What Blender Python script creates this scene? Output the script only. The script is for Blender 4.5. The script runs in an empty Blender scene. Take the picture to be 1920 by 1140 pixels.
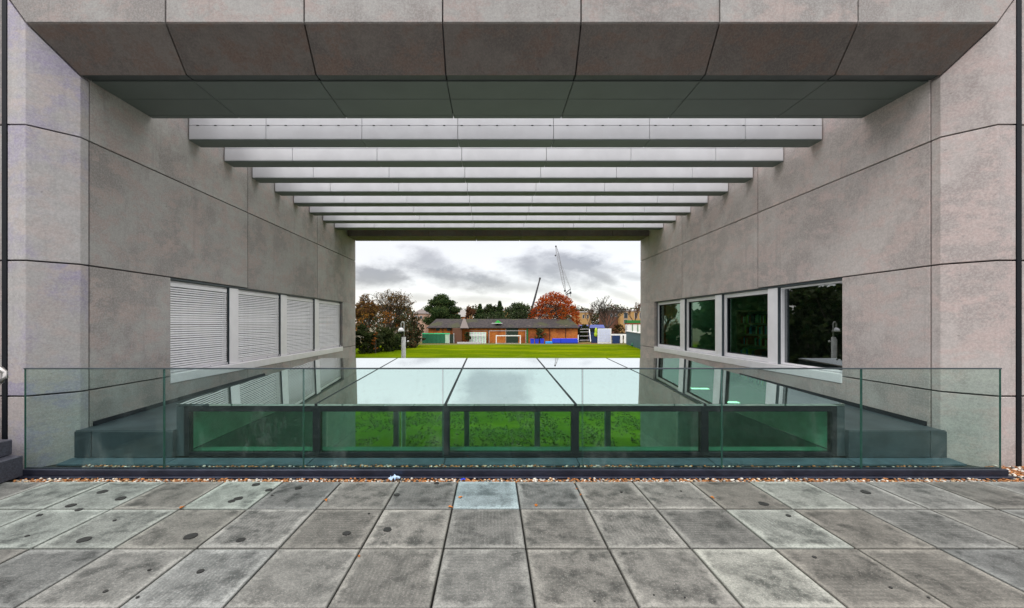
import bpy, bmesh, math, random
import numpy as np
from mathutils import Vector, Matrix, noise as mnoise

random.seed(7)
S = bpy.context.scene
R = math.radians
CAMH = 1.64
F = 732.0

# ---------------------------------------------------------------- camera
cam_d = bpy.data.cameras.new('camera')
cam = bpy.data.objects.new('camera', cam_d)
S.collection.objects.link(cam)
cam.location = (0, 0, CAMH)
cam.rotation_euler = (R(90), 0, 0)
cam_d.sensor_width = 36
cam_d.lens = 36 * F / 1920
cam_d.shift_x = 38 / 1920
cam_d.shift_y = 35 / 1920
cam_d.clip_start = 0.05
cam_d.clip_end = 5000
S.camera = cam

S.view_settings.view_transform = 'Standard'
S.view_settings.look = 'None'
S.view_settings.exposure = 0
S.view_settings.gamma = 1
S.view_settings.use_curve_mapping = False
S.cycles.max_bounces = 10
S.cycles.transparent_max_bounces = 24
S.cycles.glossy_bounces = 5
S.cycles.diffuse_bounces = 5
S.cycles.use_denoising = True

SUN_EL, SUN_AZ = R(48), R(215)      # azimuth clockwise from +Y: behind the camera, from the left


class NT:
    """tiny node-tree writer"""
    def __init__(s, tree):
        s.t = tree; s.n = tree.nodes; s.l = tree.links
        s.n.clear()

    def node(s, typ, ins=None, **kw):
        nd = s.n.new(typ)
        for k, v in kw.items():
            setattr(nd, k, v)
        if ins:
            for k, v in ins.items():
                if isinstance(v, bpy.types.NodeSocket):
                    s.l.new(v, nd.inputs[k])
                elif v is not None:
                    nd.inputs[k].default_value = v
        return nd

    def m(s, op, a, b=None, c=None, clamp=False):
        ins = {0: a}
        if b is not None: ins[1] = b
        if c is not None: ins[2] = c
        nd = s.node('ShaderNodeMath', ins, operation=op)
        nd.use_clamp = clamp
        return nd.outputs[0]

    def ramp(s, x, lo, hi, a=0.0, b=1.0):
        nd = s.node('ShaderNodeMapRange', {'Value': x, 'From Min': lo, 'From Max': hi, 'To Min': a, 'To Max': b},
                    interpolation_type='SMOOTHSTEP')
        return nd.outputs[0]

    def mix(s, f, a, b, blend='MIX'):
        nd = s.node('ShaderNodeMix', None, data_type='RGBA', blend_type=blend)
        for idx, v in ((0, f), (6, a), (7, b)):
            if isinstance(v, bpy.types.NodeSocket): s.l.new(v, nd.inputs[idx])
            else: nd.inputs[idx].default_value = v if idx == 0 else (tuple(v) + (1,))[:4]
        return nd.outputs[2]

    def noise(s, vec, scale, detail=4, rough=.55, out=0):
        return s.node('ShaderNodeTexNoise', {'Vector': vec, 'Scale': scale, 'Detail': detail, 'Roughness': rough}).outputs[out]

    def scale(s, vec, xyz):
        return s.node('ShaderNodeMapping', {'Vector': vec, 'Scale': xyz}).outputs[0]


# ---------------------------------------------------------------- world: pale overcast sky with broken grey cloud
W = bpy.data.worlds.new('World')
S.world = W
W.use_nodes = True
g = NT(W.node_tree)
sky = g.node('ShaderNodeTexSky', sky_type='NISHITA', sun_disc=False, sun_elevation=SUN_EL, sun_rotation=SUN_AZ)
bg1 = g.node('ShaderNodeBackground', {'Color': sky.outputs[0], 'Strength': 0.05})
tc = g.node('ShaderNodeTexCoord')
sep = g.node('ShaderNodeSeparateXYZ', {0: tc.outputs['Generated']})
dx, dy, dz = sep.outputs
ysafe = g.m('MAXIMUM', dy, 0.02)
u = g.m('DIVIDE', dx, ysafe)
v = g.m('DIVIDE', dz, ysafe)
st = g.scale(tc.outputs['Generated'], (1, 1, 2.2))
n1 = g.noise(st, 7.0, 6, .6)
n2 = g.noise(st, 20.0, 5, .6)
nn = g.m('ADD', g.m('MULTIPLY', g.m('SUBTRACT', n1, .5), 2.4), g.m('MULTIPLY', g.m('SUBTRACT', n2, .5), 1.5))
clouds = [  # px, py, rx, ry, tilt, strength : cloud banks, as directions
    (705, 517, 52, 17, .05, .85), (810, 497, 38, 20, .35, .6), (865, 520, 95, 17, .18, 1.0),
    (960, 538, 90, 10, .05, .55), (1085, 497, 70, 22, .12, .9), (1040, 512, 70, 24, .2, .75),
    (1120, 512, 40, 12, .45, .8), (1188, 520, 30, 8, .1, .55), (800, 560, 70, 7, .1, .35),
    (1080, 558, 22, 8, .3, .5), (900, 562, 60, 6, .0, .35), (1170, 555, 40, 8, .4, .35), (1100, 462, 14, 5, .2, .2)]
D = None
for px, py, rx, ry, t, w_ in clouds:
    a = g.m('SUBTRACT', u, (px - 922) / F)
    b = g.m('SUBTRACT', v, (605 - py) / F)
    bb = g.m('MULTIPLY_ADD', a, t, b)
    e = g.m('SQRT', g.m('ADD', g.m('POWER', g.m('ABSOLUTE', g.m('MULTIPLY', a, F / rx)), 2.0),
                        g.m('POWER', g.m('ABSOLUTE', g.m('MULTIPLY', bb, F / ry)), 2.0)))
    e = g.m('ADD', e, nn)
    k = g.m('MULTIPLY', g.ramp(e, 1.75, .2), min(1.15, w_ * 1.35))
    D = k if D is None else g.m('MAXIMUM', D, k)
D = g.m('MULTIPLY', D, g.m('GREATER_THAN', dy, 0.03))
# the same broken cloud all over the rest of the sky
gen = g.ramp(g.noise(g.scale(tc.outputs['Generated'], (1, 1, 1.7)), 3.4, 7, .58), .50, .66)
outside = g.m('MAXIMUM', g.ramp(v, .17, .235), g.m('LESS_THAN', dy, 0.03))
outside = g.m('MAXIMUM', outside, g.ramp(g.m('ABSOLUTE', g.m('SUBTRACT', u, .02)), .38, .6))
D = g.m('MAXIMUM', D, g.m('MULTIPLY', g.m('MULTIPLY', gen, .6), outside))
shade_n = g.noise(st, 11.0, 4, .5)
D = g.m('MULTIPLY', D, g.ramp(shade_n, .2, .7, .75, 1.05))
white = g.mix(g.noise(st, 4.0, 3), (.88, .84, .815), (.98, .935, .905))
dark = g.mix(g.noise(st, 9.0, 2), (.25, .215, .215), (.44, .37, .34))
col = g.mix(D, white, dark)
el = g.m('MAXIMUM', dz, 0.0)
over = g.m('ADD', g.m('MULTIPLY', g.ramp(el, .16, 1.0), 2.4), .88)     # overcast sky: zenith about three times the horizon
ground_side = g.m('GREATER_THAN', dz, -0.002)
strength = g.m('MULTIPLY', over, g.m('MULTIPLY_ADD', ground_side, .9, .1))
bg2 = g.node('ShaderNodeBackground', {'Color': col, 'Strength': strength})
add = g.node('ShaderNodeAddShader', {0: bg1.outputs[0], 1: bg2.outputs[0]})
g.node('ShaderNodeOutputWorld', {'Surface': add.outputs[0]})

sun_d = bpy.data.lights.new('sun', 'SUN')
sun_d.energy = 1.0
sun_d.angle = R(18)
sun_d.color = (1, .96, .9)
sun = bpy.data.objects.new('sun', sun_d)
S.collection.objects.link(sun)
sd = Vector((math.sin(SUN_AZ) * math.cos(SUN_EL), math.cos(SUN_AZ) * math.cos(SUN_EL), math.sin(SUN_EL)))
sun.rotation_euler = sd.to_track_quat('Z', 'Y').to_euler()
sun.location = sd * 40


# ---------------------------------------------------------------- helpers
C = S.collection


def off_of(o):
    v = Vector((0, 0, 0))
    while o is not None:
        v += Vector(o.location); o = o.parent
    return v


def tag(o, label=None, cat=None, group=None, kind=None):
    if label: o['label'] = label
    if cat: o['category'] = cat
    if group: o['group'] = group
    if kind: o['kind'] = kind
    return o


def thing(name, label, cat, loc=(0, 0, 0), group=None):
    o = bpy.data.objects.new(name, None)
    C.objects.link(o)
    o.location = loc
    o.empty_display_size = .2
    return tag(o, label, cat, group)


def link(name, me, mat, parent=None, loc=(0, 0, 0), color=None):
    if mat is not None and len(me.materials) == 0:
        for m_ in (mat if isinstance(mat, (list, tuple)) else [mat]):
            me.materials.append(m_)
    o = bpy.data.objects.new(name, me)
    C.objects.link(o)
    o.parent = parent
    o.location = loc
    if color: o.color = tuple(color) + (1,)
    return o


class MB:
    """collects shapes in world coordinates, then becomes ONE mesh object under its parent"""
    def __init__(s): s.v = []; s.f = []; s.mi = []; s.cur = 0

    def add(s, vs, fs):
        b = len(s.v)
        s.v += [tuple(p) for p in vs]
        s.f += [tuple(b + i for i in f) for f in fs]
        s.mi += [s.cur] * len(fs)
        return s

    def box(s, x0, x1, y0, y1, z0, z1):
        if x0 > x1: x0, x1 = x1, x0
        if y0 > y1: y0, y1 = y1, y0
        if z0 > z1: z0, z1 = z1, z0
        vs = [(x, y, z) for z in (z0, z1) for y in (y0, y1) for x in (x0, x1)]
        return s.add(vs, [(0, 2, 3, 1), (4, 5, 7, 6), (0, 1, 5, 4), (2, 6, 7, 3), (0, 4, 6, 2), (1, 3, 7, 5)])

    def loft(s, a, b, caps=True):
        n = len(a)
        fs = [(i, (i + 1) % n, n + (i + 1) % n, n + i) for i in range(n)]
        if caps: fs += [tuple(reversed(range(n))), tuple(range(n, 2 * n))]
        return s.add(list(a) + list(b), fs)

    def tube(s, pts, r, n=6, caps=True):
        pts = [Vector(p) for p in pts]
        rs = r if isinstance(r, (list, tuple)) else [r] * len(pts)
        rings = []
        for i, p in enumerate(pts):
            d = (pts[min(i + 1, len(pts) - 1)] - pts[max(i - 1, 0)]).normalized()
            a = d.orthogonal().normalized() if abs(d.z) > .9 else d.cross(Vector((0, 0, 1))).normalized()
            b = d.cross(a)
            if i and False: pass
            rings.append([p + (a * math.cos(t) + b * math.sin(t)) * rs[i] for t in [2 * math.pi * k / n for k in range(n)]])
        base = len(s.v)
        s.v += [tuple(q) for ring in rings for q in ring]
        for i in range(len(pts) - 1):
            for k in range(n):
                s.f.append((base + i * n + k, base + i * n + (k + 1) % n, base + (i + 1) * n + (k + 1) % n, base + (i + 1) * n + k))
                s.mi.append(s.cur)
        if caps:
            s.f.append(tuple(base + k for k in reversed(range(n)))); s.mi.append(s.cur)
            s.f.append(tuple(base + (len(pts) - 1) * n + k for k in range(n))); s.mi.append(s.cur)
        return s

    def ball(s, c, r, seg=12, rings=8, z0=-1.0, z1=1.0):
        c = Vector(c)
        r = Vector(r) if not isinstance(r, (int, float)) else Vector((r, r, r))
        vs = []; fs = []
        a0, a1 = math.asin(z0), math.asin(z1)
        for i in range(rings + 1):
            t = a0 + (a1 - a0) * i / rings
            for k in range(seg):
                p = 2 * math.pi * k / seg
                vs.append((c.x + r.x * math.cos(t) * math.cos(p), c.y + r.y * math.cos(t) * math.sin(p), c.z + r.z * math.sin(t)))
        for i in range(rings):
            for k in range(seg):
                fs.append((i * seg + k, i * seg + (k + 1) % seg, (i + 1) * seg + (k + 1) % seg, (i + 1) * seg + k))
        fs.append(tuple(reversed(range(seg)))); fs.append(tuple(rings * seg + k for k in range(seg)))
        return s.add(vs, fs)

    def mesh(s, name, off=Vector((0, 0, 0)), bevel=0, smooth=False):
        me = bpy.data.meshes.new(name)
        me.from_pydata([(p[0] - off.x, p[1] - off.y, p[2] - off.z) for p in s.v], [], s.f)
        if any(s.mi): me.polygons.foreach_set('material_index', s.mi)
        bm = bmesh.new(); bm.from_mesh(me)
        bmesh.ops.recalc_face_normals(bm, faces=bm.faces)
        if bevel:
            bmesh.ops.bevel(bm, geom=[e for e in bm.edges if e.is_manifold and e.calc_face_angle(0) > .3], offset=bevel,
                            segments=1, affect='EDGES', clamp_overlap=True)
        bm.to_mesh(me); bm.free()
        if smooth:
            me.polygons.foreach_set('use_smooth', [True] * len(me.polygons))
        return me

    def build(s, name, mat, parent=None, bevel=0, smooth=False, color=None, label=None):
        me = s.mesh(name, off_of(parent), bevel, smooth)
        o = link(name, me, mat, parent, color=color)
        if label: o['label'] = label
        return o


def box(name, mat, parent, x0, x1, y0, y1, z0, z1, bevel=0, **kw):
    return MB().box(x0, x1, y0, y1, z0, z1).build(name, mat, parent, bevel, **kw)


def prism_x(poly, x0, x1):           # polygon in (y, z), swept along x
    return MB().loft([(x0, y, z) for y, z in poly], [(x1, y, z) for y, z in poly])


def P(px, py, Y):                    # point seen at picture position px,py at distance Y
    return Vector(((px - 922) * Y / F, Y, CAMH + (605 - py) * Y / F))


# ---------------------------------------------------------------- materials
def mat_new(name):
    m = bpy.data.materials.new(name); m.use_nodes = True
    return m, NT(m.node_tree)


def out(g, sh, disp=None):
    g.node('ShaderNodeOutputMaterial', {'Surface': sh})


def principled(g, base, rough=.6, metal=0.0, bump=None, bstr=.3, bdist=.01, spec=.5, **kw):
    ins = {'Base Color': base if isinstance(base, bpy.types.NodeSocket) else tuple(base) + (1,), 'Roughness': rough,
           'Metallic': metal, 'Specular IOR Level': spec}
    if bump is not None:
        ins['Normal'] = g.node('ShaderNodeBump', {'Height': bump, 'Strength': bstr, 'Distance': bdist}).outputs[0]
    ins.update(kw)
    return g.node('ShaderNodeBsdfPrincipled', ins).outputs[0]


def simple(name, base, rough=.5, metal=0.0, var=.12, scale=6, spec=.5):
    m, g = mat_new(name)
    co = g.node('ShaderNodeTexCoord').outputs['Object']
    n = g.noise(co, scale, 4)
    c = g.mix(g.ramp(n, .3, .7), tuple(x * (1 - var) for x in base), tuple(min(1, x * (1 + var)) for x in base))
    out(g, principled(g, c, rough, metal, bump=g.noise(co, scale * 12, 3), bstr=.08, spec=spec))
    return m


def concrete(name, a, b, c, rough=.8, grime=.0):
    m, g = mat_new(name)
    pos = g.node('ShaderNodeNewGeometry').outputs['Position']
    oi = g.node('ShaderNodeObjectInfo')
    rnd = oi.outputs['Random']
    shift = g.node('ShaderNodeCombineXYZ', {0: g.m('MULTIPLY', rnd, 37.0), 1: g.m('MULTIPLY', rnd, 11.0), 2: g.m('MULTIPLY', rnd, 23.0)}).outputs[0]
    p = g.node('ShaderNodeVectorMath', {0: pos, 1: shift}, operation='ADD').outputs[0]
    big = g.ramp(g.noise(g.scale(p, (1, 1, .8)), .95, 9, .70), .43, .57)
    bands = g.ramp(g.noise(g.scale(p, (1.6, 1.6, 9)), 1.0, 5, .6), .3, .7)
    fine = g.noise(p, 16, 6, .8)
    grain = g.noise(p, 48, 4, .8)
    c1 = g.mix(big, a, b)
    c1 = g.mix(g.m('MULTIPLY', g.ramp(g.noise(g.scale(p, (1, 1, 1.6)), 2.4, 8, .72), .47, .58), .9), c1, c)
    c1 = g.mix(g.m('MULTIPLY', bands, .42), c1, tuple(x * .76 for x in a))
    c1 = g.mix(g.m('MULTIPLY', g.ramp(fine, .38, .62), .30), c1, tuple(x * .62 for x in a))
    c1 = g.mix(g.m('MULTIPLY', g.ramp(grain, .42, .62), .34), c1, tuple(min(1, x * 1.4) for x in a))
    drip = g.ramp(g.noise(g.scale(p, (5, 5, .35)), 1.6, 6, .7), .54, .72)
    c1 = g.mix(g.m('MULTIPLY', drip, .35), c1, tuple(x * .55 for x in a))
    pore = g.ramp(g.noise(p, 30, 2, .5), .70, .74)
    c1 = g.mix(g.m('MULTIPLY', pore, .35), c1, tuple(x * .3 for x in a))
    c1 = g.mix(1.0, c1, oi.outputs['Color'], 'MULTIPLY')
    val = g.m('MULTIPLY_ADD', rnd, .20, .94)
    c1 = g.node('ShaderNodeHueSaturation', {'Color': c1, 'Value': val}).outputs[0]
    out(g, principled(g, c1, rough, bump=g.m('ADD', g.m('MULTIPLY', grain, .5), fine), bstr=.25, bdist=.004, spec=.35))
    return m


M = {}
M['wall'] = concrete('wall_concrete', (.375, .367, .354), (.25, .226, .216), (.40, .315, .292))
M['wall_right_lit'] = concrete('wall_concrete_right_lit', (.475, .434, .42), (.325, .285, .275), (.495, .39, .37))  # warmer, brighter light on the right wall put into its colour
M['wall_lavender'] = concrete('wall_concrete_lavender', (.42, .41, .405), (.33, .295, .42), (.45, .39, .37))  # concrete with lavender-tinted patches for the left jamb
M['head'] = concrete('head_concrete_shaded', (.165, .145, .13), (.11, .096, .088), (.16, .105, .082))  # shade under the lintel put into the colour, plus brown staining
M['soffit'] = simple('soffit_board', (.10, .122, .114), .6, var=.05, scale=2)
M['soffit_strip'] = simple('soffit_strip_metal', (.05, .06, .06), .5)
M['beam'] = simple('beam_panel_coating', (.65, .66, .69), .55, var=.05, scale=2.5)
M['core'] = simple('joint_sealant', (.012, .012, .015), .8)
M['white_frame'] = simple('window_coating', (.84, .83, .86), .35, var=.03)
M['blind'] = simple('blind_aluminium', (.80, .80, .82), .4, metal=.1, var=.05)
M['slate'] = simple('slate_metal', (.045, .062, .072), .42, metal=.0, var=.25, scale=3)
M['flash'] = simple('flashing_metal', (.07, .12, .15), .45, metal=.2, var=.2)
M['black_frame'] = simple('black_frame_metal', (.010, .012, .016), .5, spec=.15)
M['channel'] = simple('channel_metal', (.035, .04, .065), .3, metal=.5, var=.2)
M['steel'] = simple('brushed_steel', (.40, .39, .38), .30, metal=1.0, var=.06, scale=20)
M['granite'] = simple('step_granite', (.055, .057, .075), .5, var=.35, scale=60)
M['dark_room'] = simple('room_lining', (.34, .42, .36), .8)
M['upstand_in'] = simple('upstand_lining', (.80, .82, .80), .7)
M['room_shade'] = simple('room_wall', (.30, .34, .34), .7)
M['ledge'] = simple('ledge_lining', (.42, .46, .44), .6)
M['podium'] = simple('podium_fill', (.05, .05, .05), .9)

# paving: weathered concrete slabs, paler worn rims, ribbed casting marks, each its own tone (object colour)
m, g = mat_new('paving_slab')
geo = g.node('ShaderNodeNewGeometry').outputs['Position']
tcn = g.node('ShaderNodeTexCoord').outputs['Object']
oi = g.node('ShaderNodeObjectInfo')
rnd = oi.outputs['Random']
sx = g.node('ShaderNodeSeparateXYZ', {0: tcn})
ex = g.m('MAXIMUM', g.m('ABSOLUTE', sx.outputs[0]), g.m('ABSOLUTE', sx.outputs[1]))
shift = g.node('ShaderNodeCombineXYZ', {0: g.m('MULTIPLY', rnd, 31.0), 1: g.m('MULTIPLY', rnd, 17.0), 2: 0.0}).outputs[0]
p = g.node('ShaderNodeVectorMath', {0: geo, 1: shift}, operation='ADD').outputs[0]
blot = g.noise(p, 4.5, 9, .74)
blot2 = g.noise(p, 9, 6, .7)
rim = g.ramp(g.m('ADD', ex, g.m('MULTIPLY', g.m('SUBTRACT', blot2, .5), .16)), .22, .29)
base = g.mix(g.ramp(blot, .38, .62), (.052, .052, .049), (.20, .20, .187))
base = g.mix(g.m('MULTIPLY', g.ramp(g.noise(p, 1.9, 5, .6), .42, .62), .5), base, (.26, .262, .245))
base = g.mix(g.m('MULTIPLY', g.ramp(blot2, .35, .68), .5), base, (.26, .262, .245))
base = g.mix(g.m('MULTIPLY', g.m('MULTIPLY', rim, g.ramp(g.noise(p, 2.3, 4), .35, .65, .3, 1.0)), .85), base, (.42, .425, .395))
wv = g.node('ShaderNodeTexWave', {'Vector': tcn, 'Scale': 11.0, 'Distortion': .6, 'Detail': 1}, wave_type='BANDS', bands_direction='X').outputs[1]
wv2 = g.node('ShaderNodeTexWave', {'Vector': tcn, 'Scale': 9.0, 'Distortion': .6, 'Detail': 1}, wave_type='BANDS', bands_direction='Y').outputs[1]
ribs = g.m('MULTIPLY', g.m('MULTIPLY', oi.outputs['Alpha'], g.ramp(g.noise(p, 2.7, 3), .35, .6, .25, 1.0)), g.m('MAXIMUM', g.m('MULTIPLY', wv, g.m('GREATER_THAN', rnd, .55)), g.m('MULTIPLY', wv2, g.m('LESS_THAN', rnd, .3))))
ribs = g.m('MULTIPLY', ribs, g.m('SUBTRACT', 1.0, rim))
base = g.mix(g.m('MULTIPLY', ribs, .34), base, (.065, .065, .062))
grit = g.ramp(g.noise(p, 62, 4, .8), .40, .60)
base = g.mix(g.m('MULTIPLY', grit, .45), base, (.07, .085, .080))
pit = g.ramp(g.noise(p, 48, 3, .7), .60, .68)
base = g.mix(g.m('MULTIPLY', pit, .6), base, (.08, .08, .08))
spk = g.ramp(g.noise(p, 85, 3, .7), .57, .66)
base = g.mix(g.m('MULTIPLY', spk, .45), base, (.42, .42, .40))
scuff = g.ramp(g.noise(g.scale(p, (1, 3.5, 1)), 6, 8, .8), .58, .68)
base = g.mix(g.m('MULTIPLY', scuff, .5), base, (.36, .36, .34))
edge = g.ramp(g.m('ADD', ex, g.m('MULTIPLY', blot2, .02)), .292, .302)
base = g.mix(g.m('MULTIPLY', edge, .45), base, (.03, .032, .026))
base = g.mix(1.0, base, oi.outputs['Color'], 'MULTIPLY')
out(g, principled(g, base, g.ramp(blot, .3, .7, .5, .8), bump=g.m('ADD', g.m('MULTIPLY', ribs, .5), g.m('ADD', g.noise(p, 160, 3), blot2)),
                  bstr=.35, bdist=.004, spec=.4))
M['slab'] = m
M['spot'] = simple('damp_spot', (.022, .023, .022), .6)
M['bed'] = simple('paving_bed', (.03, .032, .028), .95)


def schlick(g, f0):
    ge = g.node('ShaderNodeNewGeometry')
    d = g.node('ShaderNodeVectorMath', {0: ge.outputs['Incoming'], 1: ge.outputs['Normal']}, operation='DOT_PRODUCT').outputs['Value']
    k = g.m('POWER', g.m('SUBTRACT', 1.0, g.m('ABSOLUTE', d), clamp=True), 5.0)
    return g.m('MULTIPLY_ADD', k, 1.0 - f0, f0, clamp=True)


def glass_mat(name, tint, refl, ior=1.5, boost=0.0, rough=0.0):
    """clear pane: tinted straight-through view plus a sharp mirror part by Fresnel"""
    m, g = mat_new(name)
    tr = g.node('ShaderNodeBsdfTransparent', {'Color': tuple(tint) + (1,)})
    gl = g.node('ShaderNodeBsdfGlossy', {'Color': tuple(refl) + (1,), 'Roughness': rough})
    f = schlick(g, ((ior - 1) / (ior + 1)) ** 2 + boost)
    mx = g.node('ShaderNodeMixShader', {0: f, 1: tr.outputs[0], 2: gl.outputs[0]})
    out(g, mx.outputs[0])
    return m


def dusty_glass(name, tint, refl, ior):
    m = glass_mat(name, tint, refl, ior)
    g = NT.__new__(NT); g.t = m.node_tree; g.n = g.t.nodes; g.l = g.t.links
    o_ = [q for q in g.n if q.type == 'OUTPUT_MATERIAL'][0]
    src = o_.inputs[0].links[0].from_socket
    co = g.node('ShaderNodeNewGeometry').outputs['Position']
    sp = g.node('ShaderNodeSeparateXYZ', {0: co}).outputs[2]
    smear = g.ramp(g.noise(g.scale(co, (1.2, 1, .5)), 3.5, 7, .75), .50, .75)
    drops = g.ramp(g.noise(co, 42, 2, .5), .70, .76)
    low = g.ramp(sp, .5, .05)
    f = g.m('ADD', g.m('MULTIPLY', smear, .045), g.m('ADD', g.m('MULTIPLY', drops, .10), g.m('MULTIPLY', g.m('MULTIPLY', low, smear), .05)))
    d = g.node('ShaderNodeBsdfDiffuse', {'Color': (.55, .62, .60, 1)})
    g.l.new(g.node('ShaderNodeMixShader', {0: f, 1: src, 2: d.outputs[0]}).outputs[0], o_.inputs[0])
    return m


M['bal_glass'] = dusty_glass('balustrade_glass', (.865, .95, .925), (.75, .95, .88), 1.38)
M['bal_edge'] = simple('glass_edge', (.05, .13, .11), .15)
M['front_glass'] = glass_mat('skylight_front_glass', (.56, .81, .71), (.5, .8, .75), 1.28)
M['far_glass'] = glass_mat('skylight_far_glass', (.92, .97, .95), (.8, .9, .9), 1.3)
M['window_glass'] = glass_mat('window_glass', (.50, .74, .58), (.75, .92, .86), 1.5, .14)
M['window_glass_dark'] = glass_mat('window_glass_clear', (.34, .37, .37), (.9, .92, .95), 1.6, .20)

# skylight roof glass: coated, strongly reflecting, with faint dust and dried drips
m, g = mat_new('skylight_roof_glass')
co = g.node('ShaderNodeNewGeometry').outputs['Position']
dust = g.ramp(g.noise(g.scale(co, (3, 1, 1)), 3, 6, .7), .5, .8)
wav = g.noise(co, .9, 2, .4)
bn = g.node('ShaderNodeBump', {'Height': wav, 'Strength': .02, 'Distance': .05}).outputs[0]
gl = g.node('ShaderNodeBsdfGlossy', {'Color': (.96, .99, .98, 1), 'Roughness': .010, 'Normal': bn})
tr = g.node('ShaderNodeBsdfTransparent', {'Color': (.55, .72, .66, 1)})
df = g.node('ShaderNodeBsdfDiffuse', {'Color': (.30, .34, .30, 1)})
fr = schlick(g, .74)
mx = g.node('ShaderNodeMixShader', {0: g.m('ADD', fr, .12, clamp=True), 1: tr.outputs[0], 2: gl.outputs[0]})
mx2 = g.node('ShaderNodeMixShader', {0: g.m('MULTIPLY_ADD', dust, .08, .02), 1: mx.outputs[0], 2: df.outputs[0]})
out(g, mx2.outputs[0])
M['roof_glass'] = m

# grass
m, g = mat_new('grass_lawn')
co = g.node('ShaderNodeNewGeometry').outputs['Position']
n1 = g.noise(g.scale(co, (.35, 1, 1)), .12, 6, .6)
n2 = g.noise(co, 2.6, 6, .75)
n3 = g.noise(co, 11, 4, .8)
c1 = g.mix(g.ramp(n1, .35, .65), (.07, .12, .001), (.12, .165, .001))
n4 = g.noise(g.scale(co, (.45, 1.3, 1)), 2.2, 7, .75)
c1 = g.mix(g.m('MULTIPLY', g.ramp(n2, .35, .65), .55), c1, (.05, .11, .002))
c1 = g.mix(g.m('MULTIPLY', g.ramp(n4, .44, .58), .8), c1, (.045, .075, .002))
yy = g.node('ShaderNodeSeparateXYZ', {0: co}).outputs[1]
stripe = g.m('SINE', g.m('ADD', g.m('MULTIPLY', yy, .52), g.m('MULTIPLY', g.noise(g.scale(co, (.03, .06, 1)), 1.0, 4, .6), 7.0)))
c1 = g.mix(g.m('MULTIPLY', g.ramp(stripe, -.5, .8), .55), c1, (.055, .088, .002))
n5 = g.noise(g.scale(co, (.05, .22, 1)), 1.0, 6, .7)
c1 = g.mix(g.m('MULTIPLY', g.ramp(n5, .45, .62), .6), c1, (.175, .205, .003))
c1 = g.mix(g.m('MULTIPLY', g.ramp(g.noise(g.scale(co, (.05, .10, 1)), 1.1, 6, .7), .46, .58), .7), c1, (.045, .085, .002))
c1 = g.mix(g.m('MULTIPLY', g.ramp(n3, .45, .7), .5), c1, (.17, .23, .006))
c1 = g.mix(g.m('MULTIPLY', g.ramp(g.noise(co, .5, 5, .7), .56, .72), .4), c1, (.17, .15, .04))
sy = g.node('ShaderNodeSeparateXYZ', {0: co})
worn = g.ramp(g.m('ADD', sy.outputs[1], g.m('MULTIPLY', n1, 10.0)), 113, 120)
c1 = g.mix(g.m('MULTIPLY', worn, .75), c1, (.16, .13, .07))
out(g, principled(g, c1, .9, bump=g.m('ADD', n3, n2), bstr=.3, bdist=.05, spec=0.0))
M['grass'] = m
M['earth'] = simple('earth', (.10, .09, .05), .95, var=.4, scale=.05)


def leafy(name, a, b, c=None):
    m, g = mat_new(name)
    co = g.node('ShaderNodeNewGeometry').outputs['Position']
    n = g.noise(co, .45, 3, .6)
    n2 = g.node('ShaderNodeTexWhiteNoise', {'Vector': g.node('ShaderNodeVectorMath', {0: g.scale(co, (2.2, 2.2, 2.2))}, operation='FLOOR').outputs[0]}).outputs[0]
    cc = g.mix(g.ramp(n, .3, .7), a, b)
    if c: cc = g.mix(g.m('MULTIPLY', g.m('GREATER_THAN', n2, .6), .8), cc, c)
    d = g.node('ShaderNodeBsdfDiffuse', {'Color': cc})
    t = g.node('ShaderNodeBsdfTranslucent', {'Color': cc})
    out(g, g.node('ShaderNodeMixShader', {0: .3, 1: d.outputs[0], 2: t.outputs[0]}).outputs[0])
    return m


M['bark'] = simple('bark', (.045, .036, .028), .9, var=.3, scale=2)
M['bark_warm'] = simple('bark_warm', (.10, .06, .04), .9, var=.3, scale=2)
M['lf_autumn'] = leafy('leaf_autumn', (.15, .10, .03), (.24, .12, .03), (.10, .08, .025))
M['lf_orange'] = leafy('leaf_orange', (.34, .10, .014), (.42, .17, .025), (.12, .05, .015))
M['lf_dark'] = leafy('leaf_dark', (.014, .022, .010), (.03, .042, .014), (.045, .055, .02))
M['lf_pine'] = leafy('leaf_pine', (.012, .028, .012), (.035, .065, .022), (.075, .10, .035))
M['lf_cedar'] = leafy('leaf_cedar', (.045, .06, .032), (.075, .09, .05), (.03, .04, .02))
M['lf_red'] = leafy('leaf_red', (.30, .045, .008), (.40, .10, .015), (.17, .02, .008))
M['lf_red2'] = leafy('leaf_red_dark', (.20, .02, .007), (.32, .05, .010), (.42, .13, .02))
M['lf_copper'] = leafy('leaf_copper', (.40, .15, .03), (.50, .22, .06), (.25, .06, .02))
M['lf_olive'] = leafy('leaf_olive', (.07, .075, .02), (.12, .12, .04), (.20, .19, .07))
M['lf_brown'] = leafy('leaf_brown', (.10, .045, .025), (.15, .07, .03), (.06, .035, .02))

# brick (courses too fine to tell apart at this distance)
m, g = mat_new('pavilion_brick')
co = g.node('ShaderNodeTexCoord').outputs['Object']
mp = g.node('ShaderNodeMapping', {'Vector': co, 'Rotation': (R(90), 0, 0)}).outputs[0]
br = g.node('ShaderNodeTexBrick', {'Vector': mp, 'Color1': (.44, .105, .018, 1), 'Color2': (.56, .19, .035, 1), 'Mortar': (.38, .19, .08, 1),
                                   'Scale': 1.0, 'Mortar Size': .012, 'Brick Width': .45, 'Row Height': .16})
c1 = g.mix(g.m('MULTIPLY', g.ramp(g.noise(co, .25, 5, .65), .42, .65), .75), br.outputs[0], (.17, .04, .018))
out(g, principled(g, c1, .85, spec=.2))
M['brick'] = m
m, g = mat_new('roof_tiles')
co = g.node('ShaderNodeTexCoord').outputs['Object']
n = g.noise(g.scale(co, (1, 1, 1)), 1.6, 5, .7)
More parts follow.
